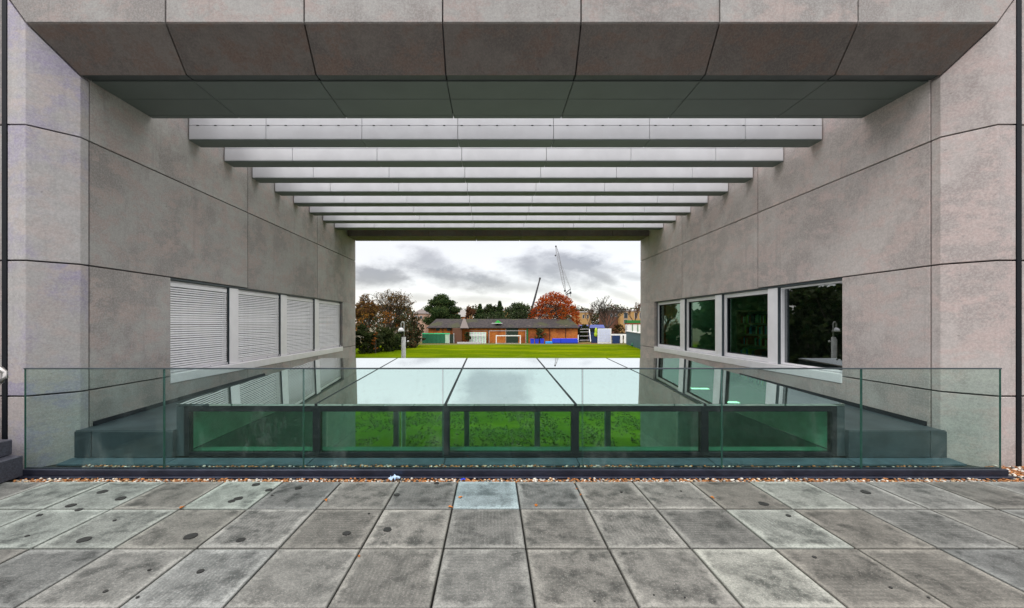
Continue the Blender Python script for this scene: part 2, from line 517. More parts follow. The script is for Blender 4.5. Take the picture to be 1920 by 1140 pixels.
c1 = g.mix(g.ramp(n, .35, .65), (.022, .020, .023), (.055, .046, .044))
c1 = g.mix(g.m('MULTIPLY', g.ramp(g.noise(co, .18, 3), .5, .65), .7), c1, (.05, .055, .022))
out(g, principled(g, c1, .85, spec=.2))
M['tiles'] = m
PALETTE = dict(blue=(.012, .045, .62), sky_blue=(.02, .30, .75), net_green=(.012, .13, .065), net_top=(.03, .55, .24), white=(.80, .80, .80),
               pale_green=(.42, .58, .46), dark_green=(.010, .028, .018), bright_green=(.02, .42, .05), lime=(.38, .52, .02),
               navy=(.012, .035, .12), teal=(.035, .085, .10), red=(.45, .03, .02), pale_grid=(.58, .62, .80), yellow_brick=(.42, .25, .09),
               pink_brick=(.42, .27, .20), grey_roof=(.20, .19, .18), dark_glass=(.02, .03, .035), crane=(.27, .27, .28), crane_dark=(.03, .03, .035),
               panel_grey=(.5, .5, .52), litter=(.45, .60, .80), leaf=(.50, .17, .02), shed_brown=(.12, .05, .03), green_paint=(.02, .16, .03),
               roof_blue=(.015, .04, .25), brown_roof=(.085, .06, .05), globe=(.75, .77, .80), pole=(.42, .44, .42))
for k_, c_ in PALETTE.items():
    M[k_] = simple(k_ + '_surface', c_, .5)

# ================================================================ THE SETTING
XL, XR = -5.01, 5.466
YF, YC, YJ, YE = 4.45, 4.755, 4.862, 14.35      # portal face, end of chamfer, first joint, far end
GZ = -4.6
JO = [.80, 2.35, 3.90]                           # horizontal joints
GAP = .009
TOP = 5.75

# far terrain + lawn
tag(MB().add([(-2500, -400, GZ - .06), (2500, -400, GZ - .06), (2500, 4200, GZ - .06), (-2500, 4200, GZ - .06)], [(0, 1, 2, 3)]).build('ground', M['earth']), kind='structure')
tag(MB().add([(-90, 8.9, GZ), (95, 8.9, GZ), (95, 128, GZ), (-90, 128, GZ)], [(0, 1, 2, 3)]).build('lawn', M['grass']), kind='structure')

rg = np.random.default_rng(4)
n_t = 22000
tx = rg.uniform(-9, 9.5, n_t); ty = 16.5 + 20 * rg.random(n_t) ** 1.2
keep = np.array([mnoise.noise(Vector((a_ * .8, b_ * .35, 0))) + .6 * mnoise.noise(Vector((a_ * 3, b_ * 1.5, 5))) > -.12 for a_, b_ in zip(tx, ty)])
tx = tx[keep]; ty = ty[keep]; n_t = len(tx)
th = rg.uniform(.03, .09, n_t); ta = rg.uniform(0, 6.28, n_t); tw = rg.uniform(.02, .06, n_t)
tl = rg.uniform(-.08, .08, (n_t, 2))
tv = np.stack([np.stack([tx - tw * np.cos(ta), ty - tw * np.sin(ta), np.full(n_t, GZ)], 1), np.stack([tx + tw * np.cos(ta), ty + tw * np.sin(ta), np.full(n_t, GZ)], 1),
               np.stack([tx + tl[:, 0] + tw * .5 * np.cos(ta), ty + tl[:, 1], GZ + th], 1), np.stack([tx + tl[:, 0] - tw * .7 * np.cos(ta), ty + tl[:, 1], GZ + th * .8], 1)], 1).reshape(-1, 3)
me = bpy.data.meshes.new('grass_tufts')
me.from_pydata(tv.tolist(), [], np.arange(n_t * 4).reshape(-1, 4).tolist())
for c_ in ((.075, .11, .004), (.10, .135, .005), (.055, .085, .003)):
    me.materials.append(simple('grass_blade', c_, .8, var=.3, scale=1))
me.polygons.foreach_set('material_index', rg.integers(0, 3, n_t).tolist())
tag(link('grass_tufts', me, None), 'rough grass tufts on the lawn seen through the skylight glass', 'grass', kind='stuff')

# unseen building added behind the camera to darken reflections and cut light
rbd = thing('added_rear_building', 'dark brick building added unseen behind the terrace to darken the balustrade reflections', 'building', (0, -11, 0))
box('wall', M['granite'], rbd, -20, 20, -12, -11, GZ, 6.2)
for k in range(9):
    w_ = box('window', M['white_frame'], rbd, -17.6 + 4 * k, -15.0 + 4 * k, -10.99, -10.93, .9, 2.6)
    box('pane', M['dark_room'], w_, -17.5 + 4 * k, -15.1 + 4 * k, -10.925, -10.91, 1.0, 2.5)
box('roof', M['slate'], rbd, -20.2, 20.2, -12.5, -10.8, 6.205, 6.4)

# podium under the paving
tag(MB().box(-14, 14, -9, 4.98, GZ - .05, -.062).build('podium', M['podium']), kind='structure')

# paving slabs, each its own object
pav = tag(box('pavement', M['bed'], None, -7.2, 7.5, -2.0, 4.038, -.061, -.040), kind='structure')
sl_m = MB().box(-.2940, .2940, -.2915, .2915, -.035, 0).mesh('slab', bevel=.004)
sl_m.materials.append(M['slab'])
tint = {}
XS0, YS0 = -.35, 4.038
rr = random.Random(3)
for i in range(-11, 12):
    for j in range(0, 10):
        x = XS0 + .6 * i + .3; y = YS0 - .6 * j - .3
        if x < -7.2 or x > 7.5: continue
        t = rr.uniform(.70, 1.06); w = rr.uniform(-.035, .035)
        c = [t * (1 + w), t, t * (1 - w)]
        if (i, j) == (0, 0): c = [1.12, 1.38, 1.54]
        elif (i, j) == (-4, 0): c = [1.2, 1.34, 1.30]
        elif (i, j) in ((-6, 0), (-7, 0), (-6, 1), (-7, 1), (-5, 1)) and i < -5: c = [1.08, 1.18, 1.16]
        elif (i, j) == (-5, 1): c = [1.05, 1.12, 1.10]
        elif (i, j) in ((4, 1), (5, 0)): c = [1.22, 1.28, 1.24]
        elif (i, j) == (3, 2): c = [1.36, 1.37, 1.31]
        elif (i, j) in ((5, 1), (4, 2), (4, 0), (5, 2)): c = [.80, .76, .72]
        elif (i, j) in ((-5, 0), (-4, 1)): c = [.84, .83, .80]
        o = link('slab', sl_m, None, pav, (x + rr.uniform(-.0015, .0015), y + rr.uniform(-.002, .002), rr.uniform(-.0025, .001)), color=[min(1.9, q) for q in c])
        if max(c) > 1.3 or j < 1 or i < -3: o.color[3] = 0.0 if max(c) > 1.3 else .4
        o.rotation_euler = (rr.uniform(-.002, .002), rr.uniform(-.002, .002), rr.uniform(-.002, .002))

# dark damp / gum spots (thin irregular films on the slabs)
spots = [(192, 922, 10), (226, 935, 11), (133, 948, 10), (148, 956, 8), (158, 1012, 13), (357, 1006, 15), (451, 1013, 10), (376, 1071, 8),
         (447, 935, 10), (434, 940, 8), (480, 909, 9), (504, 919, 8), (559, 915, 8), (650, 1000, 9), (726, 993, 10), (744, 928, 7),
         (819, 906, 6), (1432, 945, 11), (1623, 923, 10), (1478, 967, 6), (1527, 1045, 5), (198, 1109, 5), (258, 1120, 4), (280, 1069, 4),
         (51, 1005, 4), (74, 966, 6), (215, 976, 4), (1284, 1121, 2.5), (1670, 1102, 4), (1226, 1116, 2.2), (1115, 1128, 2.2), (692, 963, 2.5),
         (1165, 923, 3), (1277, 921, 2.5), (510, 899 + 30, 3), (1741, 1121, 3)]
for k, (px, py, r) in enumerate(spots):
    Y = F * CAMH / (py - 605)
    c = P(px, py, Y); rad = r * Y / F * .78
    n = 14; rs = [rad * (1 + .22 * mnoise.noise(Vector((k * 3.1, math.cos(a) * 1.2, math.sin(a) * 1.2)))) for a in [2 * math.pi * q / n for q in range(n)]]
    ring = [(c.x + rs[q] * math.cos(2 * math.pi * q / n), c.y + rs[q] * .95 * math.sin(2 * math.pi * q / n)) for q in range(n)]
    MB().loft([(x, y, -.006) for x, y in ring], [(x, y, .0045) for x, y in ring]).build('damp_spot', M['spot'], pav)

# ================================================================ PORTAL BUILDING
GXS = [-.56 + 1.58 * k for k in range(-3, 4)]       # joint grid: -5.3 ... 4.18
GXS = [-3.72, -2.14, -.56, 1.02, 2.60, 4.18]


def wing(side):
    s = -1 if side == 'left' else 1
    X0 = XL if s < 0 else XR
    XF1 = X0 + s * .304                              # chamfer's outer end
    XF2 = XF1 + s * .205
    mw = M['wall'] if s < 0 else M['wall_right_lit']
    mc = M['wall_lavender'] if s < 0 else M['wall_right_lit']
    w = thing('concrete_wall_wing', 'left concrete wall of the passage with four shuttered windows' if s < 0 else
              'right concrete wall of the passage with four glazed white framed windows', 'wall', (X0, YF, 0))
    # --- core behind the joints
    cb = MB()
    a, b = X0 + s * .085, X0 + s * .40
    for (y0, y1, z0, z1) in ((YC + .11, YE - .05, GZ, .66), (YC + .11, 6.05, .66, 2.36), (13.16, YE - .05, .66, 2.36), (YC + .11, YE - .05, 2.36, TOP)):
        cb.box(a, b, y0, y1, z0, z1)
    cb.box(X0 + s * .11, XF2 + s * .02, YF + .44, YF + .60, -.05, TOP)
    cb.build('wall_core', M['core'], w)
    # --- inner face panels: rows x bays, polygons in (y, z)
    ys = [YJ, 8.02, 11.22, YE]
    rows = [(GZ, -3.85), (-3.85, -2.30), (-2.30, -.75), (-.75, .80), (.80, 2.35), (2.35, 3.90), (3.90, TOP)]
    for r_, (z0, z1) in enumerate(rows):
        for k in range(3):
            y0, y1 = ys[k] + GAP, ys[k + 1] - (GAP if k < 2 else 0)
            zz0, zz1 = z0 + GAP, z1 - GAP
            if z0 == .80:
                if k == 0: y1 = 6.09
                elif k == 2: y0 = 13.12
                else: continue
            if z0 == -.75 and k == 0: poly = [(y0, zz0), (y1, zz0), (y1, .69), (6.09, .69), (6.09, zz1), (y0, zz1)]
            elif z0 == -.75 and k == 1: poly = [(y0, zz0), (y1, zz0), (y1, .69), (y0, .69)]
            elif z0 == -.75 and k == 2: poly = [(y0, zz0), (y1, zz0), (y1, zz1), (13.12, zz1), (13.12, .69), (y0, .69)]
            else: poly = [(y0, zz0), (y1, zz0), (y1, zz1), (y0, zz1)]
            if z0 == 2.35 : poly = [(y0, 2.35 - (.006 if k else .002)), (y1, 2.35 - .006), (y1, zz1), (y0, zz1)] if k else [(y0, zz0), (y1, zz0), (y1, zz1), (y0, zz1)]
            prism_x(poly, X0, X0 + s * .08).build('wall_panel', mw, w, bevel=.004)
    # reveals of the window opening
    box('window_reveal', mw, w, X0 + s * .081, X0 + s * .22, 6.02, 6.088, .69, 2.33)
    box('window_reveal', M['slate'], w, X0 + s * .081, X0 + s * .22, 13.12, 13.19, .69, 2.33)
    box('window_head', M['slate'], w, X0 + s * .03, X0 + s * .22, 6.09, 13.12, 2.318, 2.346)
    # --- splayed jamb pieces: plan polygon (x, y), mitred at the top to meet the head
    plan = [(XF2, YF), (XF1, YF), (X0, YC), (X0, YJ - GAP), (XF2, YJ - GAP)]

    def mitre(x): return 5.06 - 1.383 * (abs(x - X0) - .304) * -1 if False else 5.06 + 1.383 * (abs(x - X0) - .304)
    for (z0, z1) in ((-.06, .80), (.80, 2.35), (2.35, 3.90)):
        MB().loft([(x, y, z0 + GAP) for x, y in plan], [(x, y, z1 - GAP) for x, y in plan]).build('splayed_jamb_panel', mc, w, bevel=.004)
    MB().loft([(x, y, 3.90 + GAP) for x, y in plan], [(x, y, mitre(x) - .012) for x, y in plan]).build('splayed_jamb_panel', mc, w)
    # --- outer facade beyond the dark vertical gap
    XG = XF2 + s * .066
    for (z0, z1) in ((-.06, .80), (.80, 2.35), (2.35, 3.90), (3.90, TOP)):
        for k in range(2):
            box('facade_panel', mw, w, XG + s * 3.1 * k, XG + s * (3.1 * k + 3.08), YF + .012, YF + .10, z0 + GAP, z1 - GAP, bevel=.004)
    box('facade_core', M['core'], w, XG + s * .02, XG + s * 6.3, YF + .101, YF + .3, -.05, TOP)
    box('gap_channel', M['black_frame'], w, XF2 + s * .006, XG - s * .006, YF - .006, YF + .04, -.05, TOP)
    box('wing_roof', M['podium'], w, X0 + s * .01, X0 + s * 7, YF + .32, YE, TOP, TOP + .1)
    # --- window band
    xin = X0 + s * .14
    box('sill', M['white_frame'], w, X0 + s * -.012, X0 + s * .15, 6.09, 13.118, .692, .838, bevel=.006)
    # dark room behind
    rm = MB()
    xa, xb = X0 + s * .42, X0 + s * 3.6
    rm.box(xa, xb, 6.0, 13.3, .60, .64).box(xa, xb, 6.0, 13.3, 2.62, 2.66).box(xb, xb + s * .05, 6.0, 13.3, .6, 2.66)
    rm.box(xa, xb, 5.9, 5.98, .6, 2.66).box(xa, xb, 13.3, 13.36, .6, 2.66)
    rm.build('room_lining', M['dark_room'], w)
    bays = [(6.092, 7.53), (7.80, 9.36), (9.64, 11.16), (11.43, 13.11)]
    for k, (y0, y1) in enumerate(bays):
        if k:                                         # white pier panel at the near side of this bay
            yp = bays[k - 1][1]
            box('pier_panel', M['white_frame'], w, X0 + s * .045, X0 + s * .20, yp + .004, y0 - .004, .842, 2.314, bevel=.004)
            box('pier_edge', M['slate'], w, X0 + s * .052, X0 + s * .20, yp - .006, yp + .003, .70, 2.314)
        f = thing('window', None, None); f.parent = w; f.location = (0, 0, 0)
        fo = MB()
        if s < 0:
            ft = .045
        else:
            ft = .03 if k == 0 else .085
        z0, z1 = .845, 2.312
        fx0, fx1 = xin - s * .035, xin + s * .05
        fo.box(fx0, fx1, y0, y0 + ft, z0, z1).box(fx0, fx1, y1 - ft, y1, z0, z1)
        fo.box(fx0, fx1, y0 + ft, y1 - ft, z0, z0 + ft).box(fx0, fx1, y0 + ft, y1 - ft, z1 - ft, z1)
        fo.build('frame', M['white_frame'], f, bevel=.004)
        if s > 0 and k:
            io = MB(); q0, q1 = y0 + ft, y1 - ft; a0, a1 = z0 + ft, z1 - ft; t = .02
            ix0, ix1 = xin - s * .012, xin + s * .045
            io.box(ix0, ix1, q0 + .003, q0 + t, a0, a1).box(ix0, ix1, q1 - t, q1 - .003, a0, a1).box(ix0, ix1, q0 + t, q1 - t, a0, a0 + t).box(ix0, ix1, q0 + t, q1 - t, a1 - t, a1)
            io.build('gasket', M['black_frame'], f)
        box('pane', M['window_glass_dark'] if (k == 0 or s < 0) else M['window_glass'], f, xin + s * .02, xin + s * .028,
            y0 + ft + .002, y1 - ft - .002, z0 + ft + .002, z1 - ft - .002)
        if s < 0:
            # closed external blind: head rail, slats, bottom rail with studs
            box('head_rail', M['white_frame'], f, xin - s * .035 - s * .028, xin - s * .038, y0 + .03, y1 - .03, 2.215, 2.285, bevel=.005)
            n = 34; pitch = (2.21 - .935) / n
            sm = MB()
            L0, L1 = y0 + .035, y1 - .035
            prof = [(0, -.004), (.009, -.016), (.012, -.015), (.004, .0105), (.0, .0115)]   # (depth, z): a tilted lath
            ym = (L0 + L1) / 2
            sm.loft([(s * (-.052) - s * d + s * .0, L0 - ym, z) for d, z in prof], [(s * (-.052) - s * d, L1 - ym, z) for d, z in prof])
            me = sm.mesh('slat'); me.materials.append(M['blind'])
            for q in range(n):
                sl = link('slat', me, None, f, (xin - X0, ym - YF + random.uniform(-.003, .003), .935 + pitch * (q + .5) + random.uniform(-.0006, .0006)))
                sl.rotation_euler = (random.uniform(-.0004, .0004), random.uniform(-.035, .035), 0)
            box('bottom_rail', M['white_frame'], f, xin - s * .064, xin - s * .040, y0 + .03, y1 - .03, .895, .928, bevel=.004)
            for yy in (y0 + .1, (y0 + y1) / 2 + .2, y1 - .1):
                MB().tube([(X0 + s * .03, yy, .86), (X0 + s * .03, yy, .885)], .016, 8).build('stud', M['white_frame'], f)
            # guide rails
            for yy in (y0 + .012, y1 - .03):
                box('guide_rail', M['steel'], f, xin - s * .066, xin - s * .038, yy, yy + .018, .895, 2.21)
    return w


wl = wing('left')
wr = wing('right')

# ceiling lights that are on in the right-hand room
mlit, g = mat_new('lit_diffuser')
out(g, g.node('ShaderNodeEmission', {'Color': (.85, 1, .9, 1), 'Strength': 5.0}).outputs[0])
for k, (y, lab) in enumerate(((7.2, 'lit ceiling strip in the right room nearest the camera'), (9.3, 'lit ceiling strip in the right room behind the second window'),
                              (11.2, 'lit ceiling strip in the right room behind the third window'), (12.8, 'lit ceiling strip in the right room farthest from the camera'))):
    t = thing('ceiling_light', lab, 'light', (6.9, y, 2.6), 'lit ceiling strips in the right room')
    box('housing', M['panel_grey'], t, 6.6, 7.2, y - .10, y + .10, 2.575, 2.615)
    box('diffuser', mlit, t, 6.62, 7.18, y - .08, y + .08, 2.566, 2.574)
# furniture seen dimly through the right-hand glazing
bk = thing('bookcase', 'bookcase of pale shelves seen dimly through the second window of the right wall', 'bookcase', (7.3, 10.6, .64))
for zz in (.66, 1.0, 1.3, 1.6, 1.95):
    box('shelf', M['pink_brick'], bk, 7.15, 7.45, 10.0, 11.4, zz, zz + .03)
for yy in (10.0, 11.38):
    box('side_panel', M['pink_brick'], bk, 7.15, 7.45, yy, yy + .03, .64, 2.0)
rb = random.Random(5)
for zz in (.69, 1.03, 1.33, 1.63):
    y = 10.05
    while y < 11.25:
        wd = rb.uniform(.03, .07)
        if rb.random() > .25:
            box('book', M[rb.choice(['lime', 'red', 'pale_green', 'navy', 'white', 'sky_blue'])], bk, 7.2, 7.4, y, y + wd, zz, zz + rb.uniform(.16, .25))
        y += wd + .004

# --- the head of the portal: fascia + splay + dark metal strip + soffit, 7 bays, mitred at both ends
hd = thing('portal_lintel', 'deep concrete lintel with splayed underside across the top of the opening', 'lintel', (0, YF, 4.65))
bounds = [None] + GXS + [None]


def hx(x, z, s, g_=.012):                            # mitre line
    if s < 0: return XL - .304 - (z - 5.06) / 1.383 + g_
    return XR + .304 + (z - 5.06) / 1.383 - g_


def head_piece(name, prof, mat, bev=.003):
    for k in range(7):
        L = [(bounds[k] + GAP if bounds[k] is not None else hx(0, z, -1), y, z) for y, z in prof]
        Rr = [(bounds[k + 1] - GAP if bounds[k + 1] is not None else hx(0, z, 1), y, z) for y, z in prof]
        MB().loft(L, Rr).build(name, mat, hd, bevel=bev)


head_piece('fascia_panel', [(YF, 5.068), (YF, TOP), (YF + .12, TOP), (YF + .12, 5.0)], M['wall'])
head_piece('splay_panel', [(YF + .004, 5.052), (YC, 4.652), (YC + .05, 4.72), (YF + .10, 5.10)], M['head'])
head_piece('dark_strip', [(YC + .008, 4.662), (YJ, 4.662), (YJ, 4.70), (YC + .008, 4.70)], M['soffit_strip'], 0)
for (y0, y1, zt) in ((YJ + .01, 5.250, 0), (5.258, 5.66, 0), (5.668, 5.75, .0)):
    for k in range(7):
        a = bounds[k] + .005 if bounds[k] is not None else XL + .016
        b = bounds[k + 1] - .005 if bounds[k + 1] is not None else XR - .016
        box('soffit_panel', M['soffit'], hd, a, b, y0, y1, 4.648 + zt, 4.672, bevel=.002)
box('lintel_core', M['core'], hd, XL + .02, XR - .02, YJ, 5.735, 4.712, 5.70)
box('back_panel', M['beam'], hd, XL + .02, XR - .02, 5.736, 5.75, 4.68, TOP)

# --- eight roof beams and the far closing beam
ordn = ['nearest', 'second', 'third', 'fourth', 'fifth', 'sixth', 'seventh', 'eighth and farthest']
bys = [6.43 + .852 * k for k in range(8)]


def beam(y0, depth, label, z1=5.35, mat=None):
    mat = mat or M['beam']
    b = thing('roof_beam', label, 'roof beam', ((XL + XR) / 2, y0, 4.645), 'pale panelled beams spanning between the two walls')
    bb = [XL + .02] + GXS + [XR - .02]
    for k in range(7):
        a, c = bb[k] + .004, bb[k + 1] - .004
        box('beam_panel', mat, b, a, c, y0, y0 + depth, 4.664, 4.884, bevel=.004)
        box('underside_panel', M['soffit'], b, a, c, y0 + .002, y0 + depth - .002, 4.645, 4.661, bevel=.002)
        box('upper_panel', mat, b, a, c, y0 + .004, y0 + depth - .004, 4.892, z1, bevel=.003)
    box('beam_core', M['core'], b, bb[0] + .01, bb[-1] - .01, y0 + .03, y0 + depth - .03, 4.70, z1 - .03)
    return b


for k in range(8):
    lab = ('pale roof beam right behind the portal lintel, nearest of eight, studded joint along its face' if k == 0 else
           '%s pale roof beam counted from the portal lintel' % ordn[k] if k < 7 else 'eighth pale roof beam, the last before the far closing beam')
    b = beam(bys[k], .27, lab)
    if k == 0:
        cl = MB(); x = XL + .15
        while x < XR - .1:
            cl.box(x, x + .035, bys[0] - .008, bys[0] + .003, 4.884, 4.892); x += .29
        cl.build('joint_clip', M['black_frame'], b)['kind'] = 'stuff'
fb = thing('closing_beam', 'wide pale beam closing the far end of the roof above the view', 'beam', (0, 13.5, 4.64))
bb = [XL + .02] + GXS + [XR - .02]
for k in range(7):
    a, c = bb[k] + .006, bb[k + 1] - .006
    box('beam_panel', M['head'], fb, a, c, 13.51, 14.34, 4.64, 5.2, bevel=.005)  # shares the shade-darkened concrete of the splay
box('roof_slab', M['beam'], fb, XL + .02, XR - .02, 12.70, 14.3, 5.21, 5.40)

# ================================================================ SKYLIGHT
SX0, SX1 = -3.75, 4.21
SY0, SY1 = 4.76, 8.83
SZ0, SZ1 = .625, .81
sk = thing('skylight', 'wide glass skylight box in the well, its sloping glass roof mirroring the clouds', 'skylight', (0, SY0, 0))
sb = [SX0] + [-2.14, -.56, 1.02, 2.60] + [SX1]


def zr(y): return SZ0 + (SZ1 - SZ0) * (y - SY0) / (SY1 - SY0)


fr = MB()
fr.box(SX0 - .10, SX0 - .003, SY0 + .002, SY0 + .12, .012, SZ0 - .004)
fr.box(SX1 + .003, SX1 + .10, SY0 + .002, SY0 + .12, .012, SZ0 - .004)
fr.build('corner_post', M['slate'], sk, bevel=.004)
fr = MB().box(SX0, SX1, SY0, SY0 + .07, SZ0 - .07, SZ0).box(SX0, SX1, SY0, SY0 + .07, .012, .058)
fr.build('front_rail', M['black_frame'], sk, bevel=.003)
for i, x in enumerate(sb):
    hw = .045
    a = x if i == 0 else x - hw
    b = x if i == len(sb) - 1 else x + hw
    if i == 0: b = x + .06
    if i == len(sb) - 1: a = x - .06
    box('mullion', M['black_frame'], sk, a, b, SY0 - .003, SY0 + .072, .014, SZ0 - .002, bevel=.003)
for i in range(5):
    a = sb[i] + (.06 if i == 0 else .045); b = sb[i + 1] - (.06 if i == 4 else .045)
    box('front_pane', M['front_glass'], sk, a + .001, b - .001, SY0 + .030, SY0 + .042, .059, SZ0 - .071)
    # roof glass
    e = .018
    x0 = sb[i] + (0 if i == 0 else e) - (.09 if i == 0 else 0); x1 = sb[i + 1] - (0 if i == 4 else e) + (.09 if i == 4 else 0)
    MB().loft([(x0, SY0 - .005, SZ0 + .002), (x1, SY0 - .005, SZ0 + .002), (x1, SY0 - .005, SZ0 + .026), (x0, SY0 - .005, SZ0 + .026)],
              [(x0, SY1 + .02, SZ1 + .002), (x1, SY1 + .02, SZ1 + .002), (x1, SY1 + .02, SZ1 + .026), (x0, SY1 + .02, SZ1 + .026)]).build('roof_pane', M['roof_glass'], sk)
    box('far_pane', M['far_glass'], sk, sb[i] + .06, sb[i + 1] - .06, SY1 - .03, SY1 - .018, -3.2, SZ1 - .12)
    if i:
        x = sb[i]
        MB().loft([(x - e + .002, SY0, SZ0 + .004), (x + e - .002, SY0, SZ0 + .004), (x + e - .002, SY0, SZ0 + .02), (x - e + .002, SY0, SZ0 + .02)],
                  [(x - e + .002, SY1, SZ1 + .004), (x + e - .002, SY1, SZ1 + .004), (x + e - .002, SY1, SZ1 + .02), (x - e + .002, SY1, SZ1 + .02)]).build('glazing_bar', M['black_frame'], sk)
        box('far_mullion', M['room_shade'], sk, x - .055, x + .055, SY1 - .12, SY1, -3.3, SZ1 - .01)
        # rafter fins under the roof glass
        MB().loft([(x - .012, SY0 + .08, SZ0 - .10), (x + .012, SY0 + .08, SZ0 - .10), (x + .012, SY0 + .08, SZ0 - .006), (x - .012, SY0 + .08, SZ0 - .006)],
                  [(x - .012, SY1 - .13, SZ1 - .10), (x + .012, SY1 - .13, SZ1 - .10), (x + .012, SY1 - .13, SZ1 - .008), (x - .012, SY1 - .13, SZ1 - .008)]).build('glass_fin', M['far_glass'], sk)
box('far_rail', M['black_frame'], sk, SX0, SX1, SY1 - .06, SY1, SZ1 - .11, SZ1 - .003)
box('sill_ledge', M['ledge'], sk, SX0 + .005, SX1 - .005, SY0 + .075, 5.0, -.02, .052)
for s, x in ((-1, SX0), (1, SX1)):
    # upstand lining above, room wall below
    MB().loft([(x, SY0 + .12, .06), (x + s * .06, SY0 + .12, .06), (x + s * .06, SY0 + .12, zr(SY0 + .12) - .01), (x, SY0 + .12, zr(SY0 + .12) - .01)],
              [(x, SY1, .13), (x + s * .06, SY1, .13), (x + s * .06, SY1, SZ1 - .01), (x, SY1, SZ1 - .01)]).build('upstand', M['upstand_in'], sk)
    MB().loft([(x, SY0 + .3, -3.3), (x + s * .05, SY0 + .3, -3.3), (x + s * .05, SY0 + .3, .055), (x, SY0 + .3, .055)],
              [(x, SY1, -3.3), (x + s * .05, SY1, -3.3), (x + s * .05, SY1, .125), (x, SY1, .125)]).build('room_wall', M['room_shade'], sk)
    # side flank outside
    MB().loft([(x + s * .062, SY0 + .12, .05), (x + s * .098, SY0 + .12, .05), (x + s * .098, SY0 + .12, zr(SY0 + .12) - .004), (x + s * .062, SY0 + .12, zr(SY0 + .12) - .004)],
              [(x + s * .062, SY1, .05), (x + s * .098, SY1, .05), (x + s * .098, SY1, SZ1 - .004), (x + s * .062, SY1, SZ1 - .004)]).build('flank', M['slate'], sk)
box('room_floor', M['dark_room'], sk, SX0, SX1, 4.99, SY1, -3.4, -3.3)
box('room_back_wall', M['dark_room'], sk, SX0, SX1, 4.985, 5.0, -3.3, -.025)

# slate metal aprons left and right of the skylight
for s, xw, xs in ((-1, XL, SX0 - .101), (1, XR, SX1 + .101)):
    ap = thing('roof_apron', ('left' if s < 0 else 'right') + ' slate grey metal apron between skylight and concrete wall', 'roof apron', (xs, 4.72, 0))
    xo = xw - s * .004                                 # butts the wall face
    xfront = xw + s * .055
    MB().loft([(xo, 4.775, 0.0), (xs, 4.775, 0.0), (xs, 4.775, .318), (xo, 4.775, .318)],
              [(xo, 8.62, 0.0), (xs, 8.62, 0.0), (xs, 8.62, .462), (xo, 8.62, .462)]).build('sheet', M['slate'], ap, bevel=.003)
    # front upstand with a vertical seam, slightly proud
    box('front_panel', M['slate'], ap, xs, xs + s * .98, 4.712, 4.772, .012, .325, bevel=.003)
    box('front_panel', M['slate'], ap, xs + s * .99, xw + s * .03, 4.712, 4.753, .012, .325, bevel=.003)
    MB().loft([(xs, 4.715, .327), (xw + s * .015, 4.715, .327), (xw + s * .015, 4.715, .337), (xs, 4.715, .337)],
              [(xs, 8.63, .468), (xw - s * .006, 8.63, .468), (xw - s * .006, 8.63, .478), (xs, 8.63, .478)]).build('cover_sheet', M['slate'], ap)
    MB().loft([(xw - s * .004, 4.9, .345), (xw - s * .03, 4.9, .345), (xw - s * .004, 4.9, .40)],
              [(xw - s * .004, 8.6, .481), (xw - s * .03, 8.6, .481), (xw - s * .004, 8.6, .53)]).build('wall_flashing', M['black_frame'], ap)
    box('end_wall', M['slate'], ap, xs, xw - s * .006, 8.64, 8.80, GZ, .44)

# flashing strip in front of the skylight, in lengths
fl = thing('flashing_strip', 'blue grey metal flashing strip lying along the foot of the skylight', 'flashing', (0, 4.6, 0))
fb_ = [-5.06, -3.80, -2.14, -.56, 1.02, 2.60, 4.26, 5.52]
for i in range(7):
    MB().loft([(fb_[i] + .006, 4.53, -.020), (fb_[i + 1] - .006, 4.53, -.020), (fb_[i + 1] - .006, 4.53, -.004), (fb_[i] + .006, 4.53, -.004)],
              [(fb_[i] + .006, 4.708, -.020), (fb_[i + 1] - .006, 4.708, -.020), (fb_[i + 1] - .006, 4.708, .010), (fb_[i] + .006, 4.708, .010)]).build('sheet', M['flash'], fl)

# ================================================================ BALUSTRADE
YB = 4.21
bl = thing('glass_balustrade', 'frameless glass balustrade of seven panes standing in a dark metal channel', 'balustrade', (0, YB, 0))
ed = [-5.035 + (5.487 + 5.035) * k / 7 for k in range(8)]
for i in range(7):
    x0, x1 = ed[i] + .006, ed[i + 1] - .006
    gp = box('glass_pane', M['bal_glass'], bl, x0, x1, YB - .0085, YB + .0085, .05, 1.138)
    for x in (x0 - .0022, x1 + .0002):
        box('polished_edge', M['bal_edge'], gp, x, x + .002, YB - .0085, YB + .0085, .07, 1.138)
box('cap_strip', M['slate'], bl, ed[0], ed[-1], YB - .014, YB + .014, 1.139, 1.153, bevel=.002)
prism_x([(YB - .045, .006), (YB + .045, .006), (YB + .045, .068), (YB + .012, .072), (YB + .012, .050), (YB - .012, .050), (YB - .012, .072), (YB - .045, .068)],
        ed[0] - .02, ed[-1] + .03).build('channel', M['channel'], bl, bevel=.002)
prism_x([(YB - .075, -.02), (YB + .09, -.02), (YB + .09, .004), (YB - .070, .004), (YB - .075, .0)], ed[0] - .02, ed[-1] + .06).build('base_plate', M['channel'], bl, bevel=.002)

